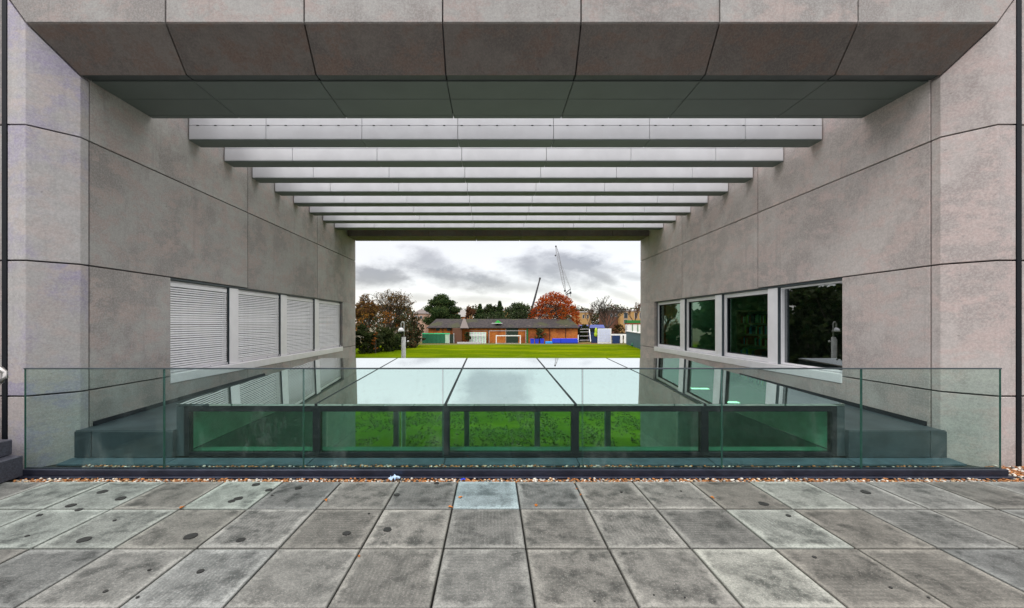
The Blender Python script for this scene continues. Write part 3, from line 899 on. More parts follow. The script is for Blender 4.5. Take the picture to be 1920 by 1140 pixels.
# ================================================================ GRAVEL
def pebbles(name, regions, seed, parent=None):
    rg = np.random.default_rng(seed)
    bm = bmesh.new(); bmesh.ops.create_icosphere(bm, subdivisions=1, radius=1)
    bv = np.array([v.co[:] for v in bm.verts]); bf = np.array([[v.index for v in f.verts] for f in bm.faces]); bm.free()
    V = []; Fc = []; MI = []; base = 0
    for (x0, x1, y0, y1, z, pitch, hump) in regions:
        nx = int((x1 - x0) / pitch); ny = max(1, int((y1 - y0) / pitch))
        for lay in range(2):
            for i in range(nx):
                for j in range(ny):
                    if lay and rg.random() > .55: continue
                    c = np.array([x0 + (i + rg.random()) * pitch, y0 + (j + rg.random()) * (y1 - y0) / ny, z + lay * pitch * .5 + hump * rg.random()])
                    s = pitch * np.array([rg.uniform(.5, .95), rg.uniform(.38, .7), rg.uniform(.30, .5)]) * rg.uniform(.7, 1.15)
                    a = rg.uniform(0, 6.28); t = rg.uniform(-.5, .5)
                    vv = bv * (1 + rg.uniform(-.14, .14, (len(bv), 1))) * s
                    ca, sa = math.cos(a), math.sin(a); ct, st_ = math.cos(t), math.sin(t)
                    vv = vv @ np.array([[ca, sa, 0], [-sa, ca, 0], [0, 0, 1]]).T @ np.array([[ct, 0, st_], [0, 1, 0], [-st_, 0, ct]]).T
                    V.append(vv + c); Fc.append(bf + base); base += len(bv)
                    MI += [int(rg.choice(6, p=[.34, .19, .20, .09, .11, .07]))] * len(bf)
    V = np.concatenate(V); Fc = np.concatenate(Fc)
    me = bpy.data.meshes.new(name)
    me.vertices.add(len(V)); me.vertices.foreach_set('co', V.ravel())
    me.loops.add(len(Fc) * 3); me.loops.foreach_set('vertex_index', Fc.ravel())
    me.polygons.add(len(Fc)); me.polygons.foreach_set('loop_start', np.arange(len(Fc)) * 3)
    me.polygons.foreach_set('material_index', MI)
    me.polygons.foreach_set('use_smooth', [True] * len(Fc))
    me.update(calc_edges=True)
    for k, c in enumerate(((.40, .16, .045), (.62, .57, .50), (.26, .10, .03), (.30, .29, .28), (.50, .36, .22), (.07, .065, .065))):
        me.materials.append(simple('pebble_%s' % ['amber', 'white', 'rust', 'grey', 'tan', 'black'][k], c, .5, var=.3, scale=30))
    return me


me = pebbles('gravel', [(-4.99, 5.62, 4.045, 4.128, -.026, .024, .008), (5.60, 7.6, 4.045, 4.45, -.020, .028, .02)], 1)
tag(link('gravel', me, None), 'loose brown and white pebbles in the strip between paving and balustrade channel', 'gravel', kind='stuff')
rng = random.Random(9)
regs = []
x = -4.7
while x < 5.2:
    L = rng.uniform(.25, .9)
    regs.append((x, min(5.25, x + L), 4.33, 4.52, -.045 + (.012 if rng.random() > .3 else 0), .028, .016)); x += L + rng.uniform(-.02, .06)
me = pebbles('pebbles', regs, 2)
tag(link('gravel', me, None), 'patchy pale pebbles behind the glass balustrade at the foot of the flashing', 'gravel', kind='stuff')
tag(MB().box(-5.3, 7.6, 4.039, 4.70, -.060, -.035).build('gravel_bed', M['bed']), kind='structure')

# steps and handrail at the left edge
stp = thing('steps', 'dark granite steps climbing out of frame at the left edge', 'steps', (-5.2, 4.0, 0))
box('step', M['granite'], stp, -6.6, -5.0, 2.6, 4.17, 0.002, .225, bevel=.008)
box('step', M['granite'], stp, -6.6, -5.14, 2.6, 4.19, .228, .39, bevel=.008)
box('step', M['granite'], stp, -6.6, -5.46, 2.6, 4.19, .393, .56, bevel=.008)
box('step', M['granite'], stp, -6.6, -5.78, 2.6, 4.19, .563, .73, bevel=.008)
hr = thing('handrail', 'stainless steel tube handrail with bent end beside the left steps', 'handrail', (-5.3, 3.95, 1.1))
pts = [(-6.3, 3.95, 1.62), (-5.30, 3.95, 1.285), (-5.12, 3.95, 1.225), (-4.97, 3.95, 1.175), (-4.925, 3.95, 1.135), (-4.925, 3.95, 1.09), (-4.96, 3.95, 1.05), (-5.03, 3.95, 1.005), (-5.18, 3.95, .985), (-5.5, 3.95, 1.0)]
MB().tube(pts, .024, 14).build('rail', M['steel'], hr, smooth=True)
MB().tube([(-5.5, 3.95, .38), (-5.5, 3.95, 1.33)], .02, 12).build('post', M['steel'], hr, smooth=True)

# litter and leaves
def crumple(name, c, r, mat, label, seed, cat='litter'):
    rg = random.Random(seed); mb = MB(); n = 5
    vs = []; fs = []
    for i in range(n + 1):
        for j in range(n + 1):
            uu, vv_ = i / n - .5, j / n - .5
            vs.append((c[0] + r[0] * 2 * uu + rg.uniform(-.2, .2) * r[0], c[1] + r[1] * 2 * vv_ + rg.uniform(-.2, .2) * r[1], c[2] + r[2] * rg.uniform(0, 1.0) * (1 - abs(uu) * .8)))
    for i in range(n):
        for j in range(n):
            a = i * (n + 1) + j; fs.append((a, a + 1, a + n + 2, a + n + 1))
    mb.add(vs, fs)
    o = mb.build(name, mat)
    md = o.modifiers.new('thickness', 'SOLIDIFY'); md.thickness = .0012
    return tag(o, label, cat)


crumple('plastic_wrapper', (-1.02, 4.10, -.004), (.055, .035, .05), M['litter'], 'crumpled pale blue plastic wrapper in the gravel against the channel', 1)
crumple('plastic_scrap', (-.30, 4.075, 0.0), (.022, .015, .016), M['blue'], 'small bright blue plastic scrap in the gravel behind the bluish slab', 2)
leaves = [(611, 939, 'lone ochre leaf on the slab left of the bluish slab row'), (863, 934, 'ochre leaf on the left part of the bluish slab'), (844, 952, 'ochre leaf on the joint beside the lower left corner of the bluish slab'),
          (1005, 949, 'orange leaf on the slab just right of the bluish slab'), (1081, 918, 'tiny orange leaf at the joint two slabs right of the bluish one'), (1089, 929, 'tiny orange leaf in the joint just nearer than the one by the gravel'),
          (1335, 934, 'orange leaf on a joint among the right front row slabs'), (673, 1045, 'small reddish leaf beside a joint on a middle row slab left of centre'),
          (341, 953, 'ochre leaf in the row joint below the pale slab on the left')]
for k, (px, py, lab) in enumerate(leaves):
    Y = F * CAMH / (py - 605); c = P(px, py, Y); rg = random.Random(k); a = rg.uniform(0, 6.28); q = .021 if k not in (4, 5, 7) else .012
    vs = []; n = 9
    for i in range(n):
        t = 2 * math.pi * i / n; r = q * (1 + .25 * math.cos(3 * t)) * (1.25 if i == 0 else 1)
        xx, yy = r * math.cos(t), .62 * r * math.sin(t)
        vs.append((c.x + xx * math.cos(a) - yy * math.sin(a), c.y + xx * math.sin(a) + yy * math.cos(a), .004 + .010 * abs(math.sin(t)) + .003 * rg.random()))
    o = MB().add(vs + [(c.x, c.y, .003)], [(i, (i + 1) % n, n) for i in range(n)]).build('fallen_leaf', M['leaf'])
    md = o.modifiers.new('thickness', 'SOLIDIFY'); md.thickness = .001
    tag(o, lab, 'leaf', 'fallen leaves on the paving')

# ================================================================ CAMERA POLE on the lawn
YP = 17.3
cp = thing('camera_pole', 'pale metal pole on the lawn with a white dome camera on a curved arm', 'camera pole', (P(757, 605, YP).x, YP, GZ))
xp = cp.location.x
MB().tube([(xp, YP, GZ), (xp, YP, CAMH + (605 - 632) * YP / F)], .085, 12).build('pole', M['pole'], cp, smooth=True)
MB().tube([(xp - .075, YP - .055, GZ), (xp - .075, YP - .055, CAMH + (605 - 636) * YP / F)], .022, 6).build('cable_conduit', M['white'], cp)
z0 = CAMH + (605 - 632) * YP / F
arm = [(xp + .02, YP, z0), (xp + .02, YP, z0 + .45)]
for k in range(9):
    a = math.pi * k / 8
    arm.append((xp - .045 + .065 * math.cos(a), YP, z0 + .56 + .11 * math.sin(a)))
arm.append((xp - .11, YP, z0 + .42))
MB().tube(arm, .028, 8).build('arm', M['pole'], cp, smooth=True)
dm = MB().ball((xp - .11, YP, z0 + .24), (.145, .145, .18), 16, 8, 0, 1).build('camera_housing', M['globe'], cp, smooth=True)
MB().ball((xp - .11, YP, z0 + .235), (.10, .10, .12), 14, 6, -1, 0).build('lens_dome', M['dark_glass'], dm, smooth=True)
MB().ball((xp + .19, YP, z0 - .19), .045, 10, 8).build('sensor', M['white'], cp, smooth=True)

# ================================================================ TREES
def leaf_cloud(mb, pts, size, rg, per, spread, flat=.6):
    for p in pts:
        for _ in range(per):
            c = Vector(p) + Vector((rg.gauss(0, spread), rg.gauss(0, spread), rg.gauss(0, spread * flat)))
            s = size * rg.uniform(.6, 1.3)
            a = Vector((rg.uniform(-1, 1), rg.uniform(-1, 1), rg.uniform(-1, 1))).normalized()
            b = a.orthogonal().normalized()
            base = len(mb.v)
            mb.v += [tuple(c + a * s), tuple(c + b * s * .6), tuple(c - a * s), tuple(c - b * s * .6)]
            mb.f.append((base, base + 1, base + 2, base + 3)); mb.mi.append(mb.cur if not isinstance(mb.cur, list) else rg.choice(mb.cur))


def raw_mesh(mb, name, off):
    me = bpy.data.meshes.new(name)
    me.from_pydata([(p[0] - off.x, p[1] - off.y, p[2] - off.z) for p in mb.v], [], mb.f)
    me.polygons.foreach_set('material_index', mb.mi)
    return me


def grow(rg, base, height, radius, levels, trunk_r, split=.3, up=.55, env=None, kids=3):
    """branching skeleton; returns segments and tips"""
    segs = []; tips = []

    def rec(p, d, L, r, lv):
        q = p.copy(); n = 3; pts = [p.copy()]
        for i in range(n):
            d = (d + Vector((rg.uniform(-1, 1), rg.uniform(-1, 1), rg.uniform(-.5, .8))) * .16).normalized()
            q = q + d * L / n; pts.append(q.copy())
        segs.append((pts, [r * (1 - .35 * i / n) for i in range(n + 1)], lv))
        if lv >= levels:
            tips.append(q); tips.append(pts[1]); return
        k = kids + (1 if rg.random() > .6 else 0)
        for i in range(k):
            ang = 2 * math.pi * (i + rg.random() * .7) / k
            side = Vector((math.cos(ang), math.sin(ang), 0))
            nd = (d * up + side * rg.uniform(.45, .9) * (1.25 - up) + Vector((0, 0, .12))).normalized()
            o = pts[-1] if i % 2 == 0 or lv == 0 else pts[2]
            rec(o, nd, L * rg.uniform(.62, .86), r * .60, lv + 1)
    rec(Vector(base), Vector((0, 0, 1)), height * split, trunk_r, 0)
    # normalise into the wanted envelope
    allp = [q for s in segs for q in s[0]]
    top = max(q.z for q in allp); rad = max(math.hypot(q.x - base[0], q.y - base[1]) for q in allp)
    kz = height / (top - base[2]); kr = radius / rad
    def T(q): return Vector((base[0] + (q.x - base[0]) * kr, base[1] + (q.y - base[1]) * kr, base[2] + (q.z - base[2]) * kz))
    return [([T(q) for q in s[0]], s[1], s[2]) for s in segs], [T(q) for q in tips]


def tree(name, label, px, Y, top_py, wpx, kind, leafm, seed, bark='bark', group=None, base_z=GZ, **kw):
    x = (px - 922) * Y / F
    H = CAMH + (605 - top_py) * Y / F - base_z
    Rd = wpx / 2 * Y / F
    rg = random.Random(seed)
    t = thing(name, label, 'tree', (x, Y, base_z), group)
    base = (x, Y, base_z)
    mats = [M[q] for q in (leafm if isinstance(leafm, (list, tuple)) else [leafm])]
    cr = MB(); cr.cur = list(range(len(mats)))
    tk = MB()
    px_m = Y / F * 1.9                                # one rendered pixel, metres
    if kind in ('broad', 'bare'):
        lv = kw.get('levels', 5)
        segs, tips = grow(rg, base, H * .97, Rd * .97, lv, kw.get('trunk', H * .028), kw.get('split', .26), kw.get('up', .55), kids=kw.get('kids', 3))
        for pts, rs, l in segs:
            tk.tube(pts, [max(q, px_m * kw.get('twig', .16)) for q in rs], 5 if l < 2 else 3, caps=False)
        if kind == 'broad':
            leaf_cloud(cr, tips, px_m * kw.get('leaf', .8), rg, kw.get('per', 4), Rd * kw.get('sp', .045))
        elif kw.get('per', 0):
            leaf_cloud(cr, tips, px_m * .45, rg, kw['per'], Rd * .05)
    elif kind == 'dome':                              # spreading dome: limbs inside, leaf tiers on the outside
        segs, tips = grow(rg, base, H * .93, Rd * .98, 5, H * .03, .3, .42, kids=3)
        for pts, rs, l in segs:
            tk.tube(pts, [max(q, px_m * .18) for q in rs], 5 if l < 2 else 3, caps=False)
        pts = []; inner = []
        zc_ = base_z + H * .30
        while len(pts) < 2600:
            a = rg.uniform(0, 6.28); el = math.asin(rg.uniform(-.25, 1)); k = rg.uniform(.80, 1.0) if rg.random() < .8 else rg.uniform(.45, .8)
            q = Vector((x + Rd * k * math.cos(el) * math.cos(a), Y + Rd * k * math.cos(el) * math.sin(a), zc_ + H * .69 * k * math.sin(el)))
            nz = mnoise.noise(Vector((q.x * .42, q.y * .42, q.z * .9)))
            if nz < (.10 if el < .35 else -.06 if el < .8 else -.30): continue
            (pts if k > .8 else inner).append(q)
        cr.cur = [0, 0, 1]
        leaf_cloud(cr, pts, px_m * .75, rg, 3, Rd * .025)
        cr.cur = [2]  # inner leaves brighter copper: backlight painted into the leaf colour
        leaf_cloud(cr, inner, px_m * .55, rg, 2, Rd * .04)
    elif kind == 'dense':
        zc = kw.get('crown', .55)
        tk.tube([base, (x + Rd * .05, Y, base_z + H * .55)], [H * .03, H * .018], 6)
        nl = kw.get('lobes', 26); pts = []
        for _ in range(nl):
            a = rg.uniform(0, 6.28); rr_ = Rd * math.sqrt(rg.random()) * .78; hh = rg.random()
            zz = base_z + H * (1 - zc) + H * zc * ((.12 + .76 * hh) if kw.get('round', True) else (.01 + .86 * hh * (1 - .35 * (rr_ / Rd) ** 2)))
            env = math.sqrt(max(.05, 1 - (2 * hh - 1) ** 2 * .8)) if kw.get('round', True) else 1
            c = Vector((x + rr_ * env * math.cos(a), Y + rr_ * env * math.sin(a), zz))
            lr = Rd * rg.uniform(.18, .34)
            if rg.random() < .5: tk.tube([(x, Y, base_z + H * (1 - zc) * .8), tuple(c)], [H * .010, H * .004], 4, caps=False)
            for _ in range(kw.get('per', 46)):
                d = Vector((rg.gauss(0, 1), rg.gauss(0, 1), rg.gauss(0, .7)))
                d = d.normalized() * lr * rg.uniform(.65, 1.05)
                d.z *= .75
                pts.append(c + d)
        leaf_cloud(cr, pts, px_m * kw.get('leaf', .95), rg, 2, Rd * .03)
    elif kind == 'cone':
        tk.tube([base, (x, Y, base_z + H)], [H * .02, H * .003], 5)
        pts = []
        for i in range(int(kw.get('n', 2400))):
            hh = rg.random() ** .8
            r_ = Rd * (1 - hh ** 1.4) * rg.uniform(.1, 1.0) ** .6 * (1 + .25 * math.sin(hh * 40)); a = rg.uniform(0, 6.28)
            pts.append(Vector((x + r_ * math.cos(a), Y + r_ * math.sin(a), base_z + H * (.12 + .88 * hh) - r_ * .15)))
        leaf_cloud(cr, pts, px_m * .8, rg, 2, Rd * .05)
    elif kind == 'pine':                              # flat-layered, spreading heads on visible limbs
        tk.tube([base, (x - Rd * .1, Y, base_z + H * .5), (x + Rd * .05, Y, base_z + H * .9)], [H * .03, H * .022, H * .01], 6)
        pts = []
        heads = kw['heads']
        for (hx_, hz_, hr) in heads:
            c = Vector((x + hx_ * Rd, Y + rg.uniform(-.5, .5) * Rd, base_z + hz_ * H))
            tk.tube([(x, Y, base_z + (hz_ - .22) * H), tuple(c)], [H * .014, H * .006], 4, caps=False)
            for _ in range(int(520 * hr / .3)):
                d = Vector((rg.gauss(0, 1), rg.gauss(0, 1), rg.gauss(0, 1))).normalized() * (rg.random() ** .4)
                pts.append(c + Vector((d.x * hr * Rd, d.y * hr * Rd, d.z * hr * Rd * .55)))
        leaf_cloud(cr, pts, px_m * .7, rg, 2, Rd * .05)
    off = Vector(base)
    o = tk.mesh('trunk', off)
    link('trunk', o, M[bark], t)
    if cr.f:
        me = raw_mesh(cr, 'crown', off)
        for q in mats: me.materials.append(q)
        link('crown', me, None, t)
    return t


GB = 'trees and shrubs along the far side of the field'
# left bank: autumn trees and dark shrubs
tree('autumn_tree', 'tall thinning autumn tree with brown leaves behind the camera pole', 735, 100, 538, 92, 'broad', ['lf_autumn', 'lf_autumn', 'lf_brown'], 11, levels=5, per=4, leaf=.5, kids=3, sp=.05, up=.5)
tree('autumn_tree', 'brown leaved tree at the left edge of the opening beside the wall', 690, 92, 549, 72, 'broad', ['lf_autumn', 'lf_brown'], 12, levels=5, per=7, leaf=.65)
tree('orange_tree', 'low orange leaved tree in front of the tall autumn tree', 727, 94, 580, 66, 'dense', ['lf_orange', 'lf_brown', 'lf_dark'], 13, crown=.95, lobes=30, per=24, leaf=.6)
tree('orange_tree', 'small rust coloured tree among the shrubs at the left edge of the opening', 683, 86, 578, 54, 'dense', ['lf_orange', 'lf_autumn', 'lf_dark'], 18, crown=.95, lobes=24, per=22, leaf=.6)
tree('dark_shrub', 'dark evergreen shrub nearest the left wall at the field edge', 682, 80, 602, 50, 'dense', 'lf_dark', 14, crown=.99, lobes=44, per=50, leaf=.9, round=False)
tree('dark_shrub', 'dark evergreen shrub left of the camera pole below the orange tree', 722, 86, 606, 52, 'dense', 'lf_dark', 15, crown=.99, lobes=44, per=50, leaf=.9, round=False)
tree('dark_shrub', 'dark grey green bush right behind the camera pole head', 760, 97, 583, 50, 'dense', ['lf_dark', 'lf_cedar', 'lf_brown'], 16, crown=.99, lobes=44, per=44, leaf=.8, round=False)
tree('dark_shrub', 'loose brownish bush between camera pole and green net cage', 782, 104, 592, 32, 'dense', ['lf_dark', 'lf_brown', 'lf_cedar'], 17, crown=.99, lobes=30, per=36, leaf=.75, round=False)
tree('dark_shrub', 'low dark shrub filling the bank foot just left of the camera pole', 742, 90, 622, 36, 'dense', ['lf_dark', 'lf_pine'], 27, crown=.99, lobes=30, per=40, leaf=.8, round=False)
tree('dark_shrub', 'brown and green thicket hiding the pinkish house right of the tall autumn tree', 777, 112, 578, 30, 'dense', ['lf_dark', 'lf_cedar', 'lf_brown'], 28, crown=.99, lobes=30, per=30, leaf=.7, round=False)
tree('dark_shrub', 'low dark shrub between the two nearest bank shrubs by the left wall', 703, 83, 612, 36, 'dense', ['lf_dark', 'lf_cedar'], 29, crown=.99, lobes=36, per=44, leaf=.8, round=False)
tree('orange_tree', 'thin orange shrub low between the dark shrubs on the left bank', 704, 79, 618, 18, 'dense', ['lf_orange', 'lf_brown'], 19, crown=.9, lobes=10, per=26, leaf=.5)
# left bank beyond the opening (mirrored in the right-hand window)
for k in range(9):
    Yk = 22 + 6.5 * k; pxk = 922 + (-24.5 - .9 * k) / Yk * F
    tree('evergreen_tree', '%s evergreen of the left field boundary row, counted away from the building' % ['nearest', 'second', 'third', 'fourth', 'fifth', 'sixth', 'seventh', 'eighth', 'ninth', 'tenth'][k], pxk, Yk, 605 - (7.2 + (k * 7 % 4) * .8) * F / Yk, 9.8 * F / Yk, 'dense',
         ['lf_cedar', 'lf_pine', 'lf_dark'], 40 + k, group='evergreens in the row along the left field boundary', crown=.99, lobes=44, per=40, leaf=3.6, round=False)
# middle
tree('pine_tree', 'large dark green pine rising behind the left end of the brick pavilion', 826, 140, 551, 70, 'pine', 'lf_pine', 20, heads=[(0, .92, .42), (-.35, .82, .36), (.42, .80, .36), (-.62, .68, .30), (.72, .66, .32), (.1, .70, .45), (-.25, .56, .32), (.45, .52, .40), (.85, .50, .22), (0.05, .40, .5), (-.55, .42, .4), (.6, .38, .4), (.1, .82, .3), (0, .6, .5)])
tree('bare_tree', 'reddish brown thin tree between the pine and the dark cypress', 881, 150, 570, 28, 'broad', 'lf_brown', 21, levels=5, per=5, leaf=.5, bark='bark_warm')
tree('cypress_tree', 'narrow dark cypress above the left half of the pavilion roof', 900, 150, 571, 40, 'cone', 'lf_pine', 22)
tree('conifer_tree', 'wispy dark conifer left of the green roof gable', 918, 152, 568, 40, 'broad', ['lf_pine', 'lf_dark'], 23, levels=5, per=7, leaf=.6, up=.7)
tree('cypress_tree', 'pointed dark conifer just above the green roof gable', 937, 150, 565, 40, 'cone', 'lf_pine', 24)
tree('cedar_tree', 'broad grey green cedar between the pointed conifer and the red tree', 972, 140, 565, 68, 'dense', ['lf_cedar', 'lf_pine'], 25, crown=.85, lobes=60, per=50, leaf=.8)
tree('conifer_tree', 'low grey green conifer crown spilling behind the green roof gable', 922, 145, 582, 56, 'dense', ['lf_cedar', 'lf_pine'], 26, crown=.7, lobes=34, per=36, leaf=.6)
tree('copper_beech', 'great red and copper leaved beech behind the pavilion', 1039, 134, 546, 100, 'dome', ['lf_red', 'lf_red2', 'lf_copper'], 31, levels=6, kids=3, up=.42, split=.30, trunk=.8, twig=.2, leaf=.6)
tree('bare_tree', 'large leafless tree with spreading crown right of the red beech', 1137, 125, 551, 88, 'bare', ['lf_olive', 'lf_brown'], 33, levels=5, kids=3, up=.68, split=.34, twig=.14, per=0, trunk=.36)
tree('bare_tree', 'smaller leafless tree between the red beech and the large bare tree', 1101, 128, 570, 40, 'bare', 'lf_brown', 34, levels=5, kids=2, up=.65, twig=.15, per=1, bark='bark_warm')
tree('bare_tree', 'thin brownish tree at the right edge of the opening above the flat block', 1188, 150, 564, 30, 'bare', 'lf_brown', 35, levels=5, kids=2, twig=.17, per=2, bark='bark_warm')
tree('bush', 'pale flowering bush growing against the pavilion wall above the blue bins', 1012, 119, 614, 27, 'dense', ['lf_olive', 'lf_cedar', 'lf_dark'], 36, crown=.85, lobes=20, per=34, leaf=.6)
tree('bush', 'dark bush at the pavilion wall left of the striped lean-to', 877, 117, 621, 18, 'dense', 'lf_dark', 37, crown=.95, lobes=12, per=24, leaf=.7)
tree('bush', 'dark shrub mass behind the leaning goal frame', 1098, 128, 605, 34, 'dense', 'lf_dark', 38, crown=.95, lobes=24, per=34, leaf=.8)
tree('bush', 'dark shrub behind the blue and white boards at the right', 1160, 122, 607, 40, 'dense', ['lf_dark', 'lf_brown'], 39, crown=.95, lobes=26, per=30, leaf=.8)

# ================================================================ FAR OBJECTS
def zof(py, Y): return CAMH + (605 - py) * Y / F
def xof(px, Y): return (px - 922) * Y / F


YW = 120.0                                             # front wall of the pavilion
pv = thing('brick_pavilion', 'long low red brick pavilion with dark tiled roof across the far side of the field', 'pavilion', (xof(945, YW), YW, GZ))
zE = zof(613, YW); zR = zof(598, YW + 6)
xl, xr = xof(803, YW), xof(1083, YW)
box('wall', M['brick'], pv, xl, xr, YW, YW + 12, GZ, zE)
MB().add([(xl - .5, YW - .7, zE - .25), (xr + .5, YW - .7, zE - .25), (xr - 1, YW + 6, zR), (xl + 1.6, YW + 6, zR), (xl - .5, YW + 12.7, zE - .25), (xr + .5, YW + 12.7, zE - .25)],
         [(0, 1, 2, 3), (3, 2, 5, 4), (0, 3, 4), (1, 5, 2), (0, 4, 5, 1)]).build('roof', M['tiles'], pv)
box('gutter', M['black_frame'], pv, xl - .5, xr + .5, YW - .82, YW - .72, zE - .42, zE - .22)
# projecting hipped bay with a paler verge strip
MB().add([(xof(864, YW), YW - 3, zE - .3), (xof(880, YW), YW - 3, zE - .3), (xof(870, YW), YW + 5.5, zR + .1), (xof(866, YW), YW + 5.5, zR + .1)], [(0, 1, 2, 3)]).add(
    [(xof(864, YW), YW - 3, zE - .5), (xof(880, YW), YW - 3, zE - .5), (xof(870, YW), YW + 5.5, zR - .1), (xof(866, YW), YW + 5.5, zR - .1)], [(3, 2, 1, 0)]).build('verge', M['brown_roof'], pv)
box('porch', M['shed_brown'], pv, xof(850, YW), xof(867, YW), YW - 2.6, YW - .05, GZ, zE - .32)
box('door', M['dark_green'], pv, xof(949, YW), xof(971.5, YW), YW - .12, YW - .01, GZ, zof(614.5, YW))
box('door_frame', M['pink_brick'], pv, xof(947.6, YW), xof(949, YW), YW - .1, YW - .01, GZ, zof(615, YW))
box('drainpipe', M['green_paint'], pv, xof(987, YW), xof(990, YW), YW - .3, YW - .02, GZ, zof(614, YW))
box('string_course', M['pink_brick'], pv, xof(881, YW), xof(948, YW), YW - .07, YW - .01, zof(620.6, YW), zof(619.6, YW))
for px in (830, 845, 915, 1030, 1060):
    box('downpipe', M['black_frame'], pv, xof(px, YW), xof(px, YW) + .14, YW - .2, YW - .05, GZ, zE - .3)
for px in (818, 838): box('window', M['dark_glass'], pv, xof(px, YW), xof(px, YW) + 1.1, YW - .06, YW - .01, zof(620, YW), zof(615.5, YW))
gbl = MB()
gx0, gx1, gxm, gzb, gzt = xof(927.5, YW), xof(940.5, YW), xof(934, YW), zof(605.5, YW), zof(600, YW)
gbl.loft([(gx0, YW + .6, gzb), (gx1, YW + .6, gzb), (gxm, YW + .6, gzt)], [(gx0, YW + 4, gzb), (gx1, YW + 4, gzb), (gxm, YW + 4, gzt)])
gb_ = gbl.build('gable', M['bright_green'], pv)
box('gable_sill', M['panel_grey'], gb_, xof(922, YW), xof(942, YW), YW + .45, YW + .58, gzb - .22, gzb)
for k, (px, sz) in enumerate(((990, .5), (1012, .35), (1050, .6), (1061, .45))):
    box('roof_tile_patch', M['pink_brick'], pv, xof(px, YW), xof(px, YW) + sz * 1.6, YW + .8, YW + 1.3, zE + .18, zE + .42)

# green net practice cage (frame + net panels)
YN = 117.0
nc = thing('net_cage', 'green netted practice cage with bright top edge left of the pavilion', 'net cage', (xof(820, YN), YN, GZ))
x0, x1 = xof(792, YN), xof(851, YN)
zt = zof(624.5, YN)
for k in range(8):
    xx = x0 + (x1 - x0) * k / 7
    box('post', M['net_green'] if k < 6 else M['panel_grey'], nc, xx - .08, xx + .08, YN - .08, YN + .08, GZ, zt)
for k in range(7):
    a = x0 + (x1 - x0) * k / 7 + .09; b = x0 + (x1 - x0) * (k + 1) / 7 - .09
    box('net_panel', M['net_green'] if k < 5 else (M['pale_green'] if k == 5 else M['dark_green']), nc, a, b, YN + .0, YN + .06, GZ + .1, zt - .35)
box('top_band', M['net_top'], nc, x0, x1 - 1.2, YN - .12, YN + .1, zt - .32, zt)
box('side_net', M['net_green'], nc, x0, x0 + .05, YN + .1, YN + 3, GZ, zt)

# pale striped lean-to (greenhouse-like sheeted bay)
lt = thing('sheeted_lean_to', 'pale green and white striped lean-to against the brick pavilion', 'lean-to', (xof(896, YN), YW - 2, GZ))
for k in range(11):
    a = xof(880.5 + k * 2.9, YW - 1.5)
    prism_x([(YW - 2.3, GZ), (YW - 2.2, GZ), (YW - 1.0, zof(622.8, YW - 1)), (YW - 1.1, zof(622.8, YW - 1))], a, a + .33).build('sheet_panel', M['panel_grey'] if k % 2 else M['pale_green'], lt)
box('back_sheet', M['pale_green'], lt, xof(880.5, YW - 1), xof(911, YW - 1), YW - .9, YW - .8, GZ, zof(622.8, YW - 1))
box('cross_rail', M['white'], lt, xof(882, YW - 1.5), xof(911.5, YW - 1.5), YW - 2.35, YW - 2.24, zof(628.6, YW), zof(627, YW))
tag(box('ground_board', M['panel_grey'], None, xof(857, 116), xof(900, 116), 115.9, 116.3, GZ + .01, zof(641.2, 116)), 'long pale board lying on the grass in front of the pavilion', 'board')

# goals
def goal(label, px0, px1, Y, ptop, t, mat=None, depth=1.6, net=True):
    g_ = thing('football_goal', label, 'goal', (xof((px0 + px1) / 2, Y), Y, GZ))
    a, b, z = xof(px0, Y), xof(px1, Y), zof(ptop, Y)
    mt = mat or M['white']
    box('post', mt, g_, a - t, a + t, Y - t, Y + t, GZ, z)
    box('post', mt, g_, b - t, b + t, Y - t, Y + t, GZ, z)
    box('crossbar', mt, g_, a - t, b + t, Y - t, Y + t, z + .001, z + 2 * t)
    for x in (a, b):
        MB().tube([(x, Y, z), (x, Y + depth * .4, z - .1), (x, Y + depth, GZ)], t * .4, 4).build('back_stay', M['panel_grey'], g_)
    MB().tube([(a, Y + depth, GZ + .05), (b, Y + depth, GZ + .05)], t * .4, 4).build('ground_bar', M['panel_grey'], g_)
    return g_


goal('white football goal standing in front of the dark green pavilion door', 930.5, 975.5, 115.5, 630.3, .14)
goal('taller thin grey goal frame behind the white football goal', 917, 986, 118.6, 620.6, .06, M['panel_grey'])
tg = thing('training_goal', 'leaning white ladder-like goal frame at the right end of the pavilion', 'goal frame', (xof(1095, 117), 117, GZ))
A, B, Cc, Dd = P(1084, 641.5, 117), P(1107.5, 640.5, 117), P(1105, 617, 118.6), P(1088, 619, 118.6)
MB().tube([A, (A.x + .1, A.y + .2, A.z + 2.2)], .13, 5).build('post', M['white'], tg)
MB().tube([B, Cc], .13, 5).build('post', M['white'], tg)
for f_ in (.12, .45, .78, 1.0):
    a = B.lerp(Cc, f_); MB().tube([a, (a.x - (3.3 - .5 * f_), a.y, a.z - .05)], .06, 4).build('cross_rail', M['panel_grey'], tg)
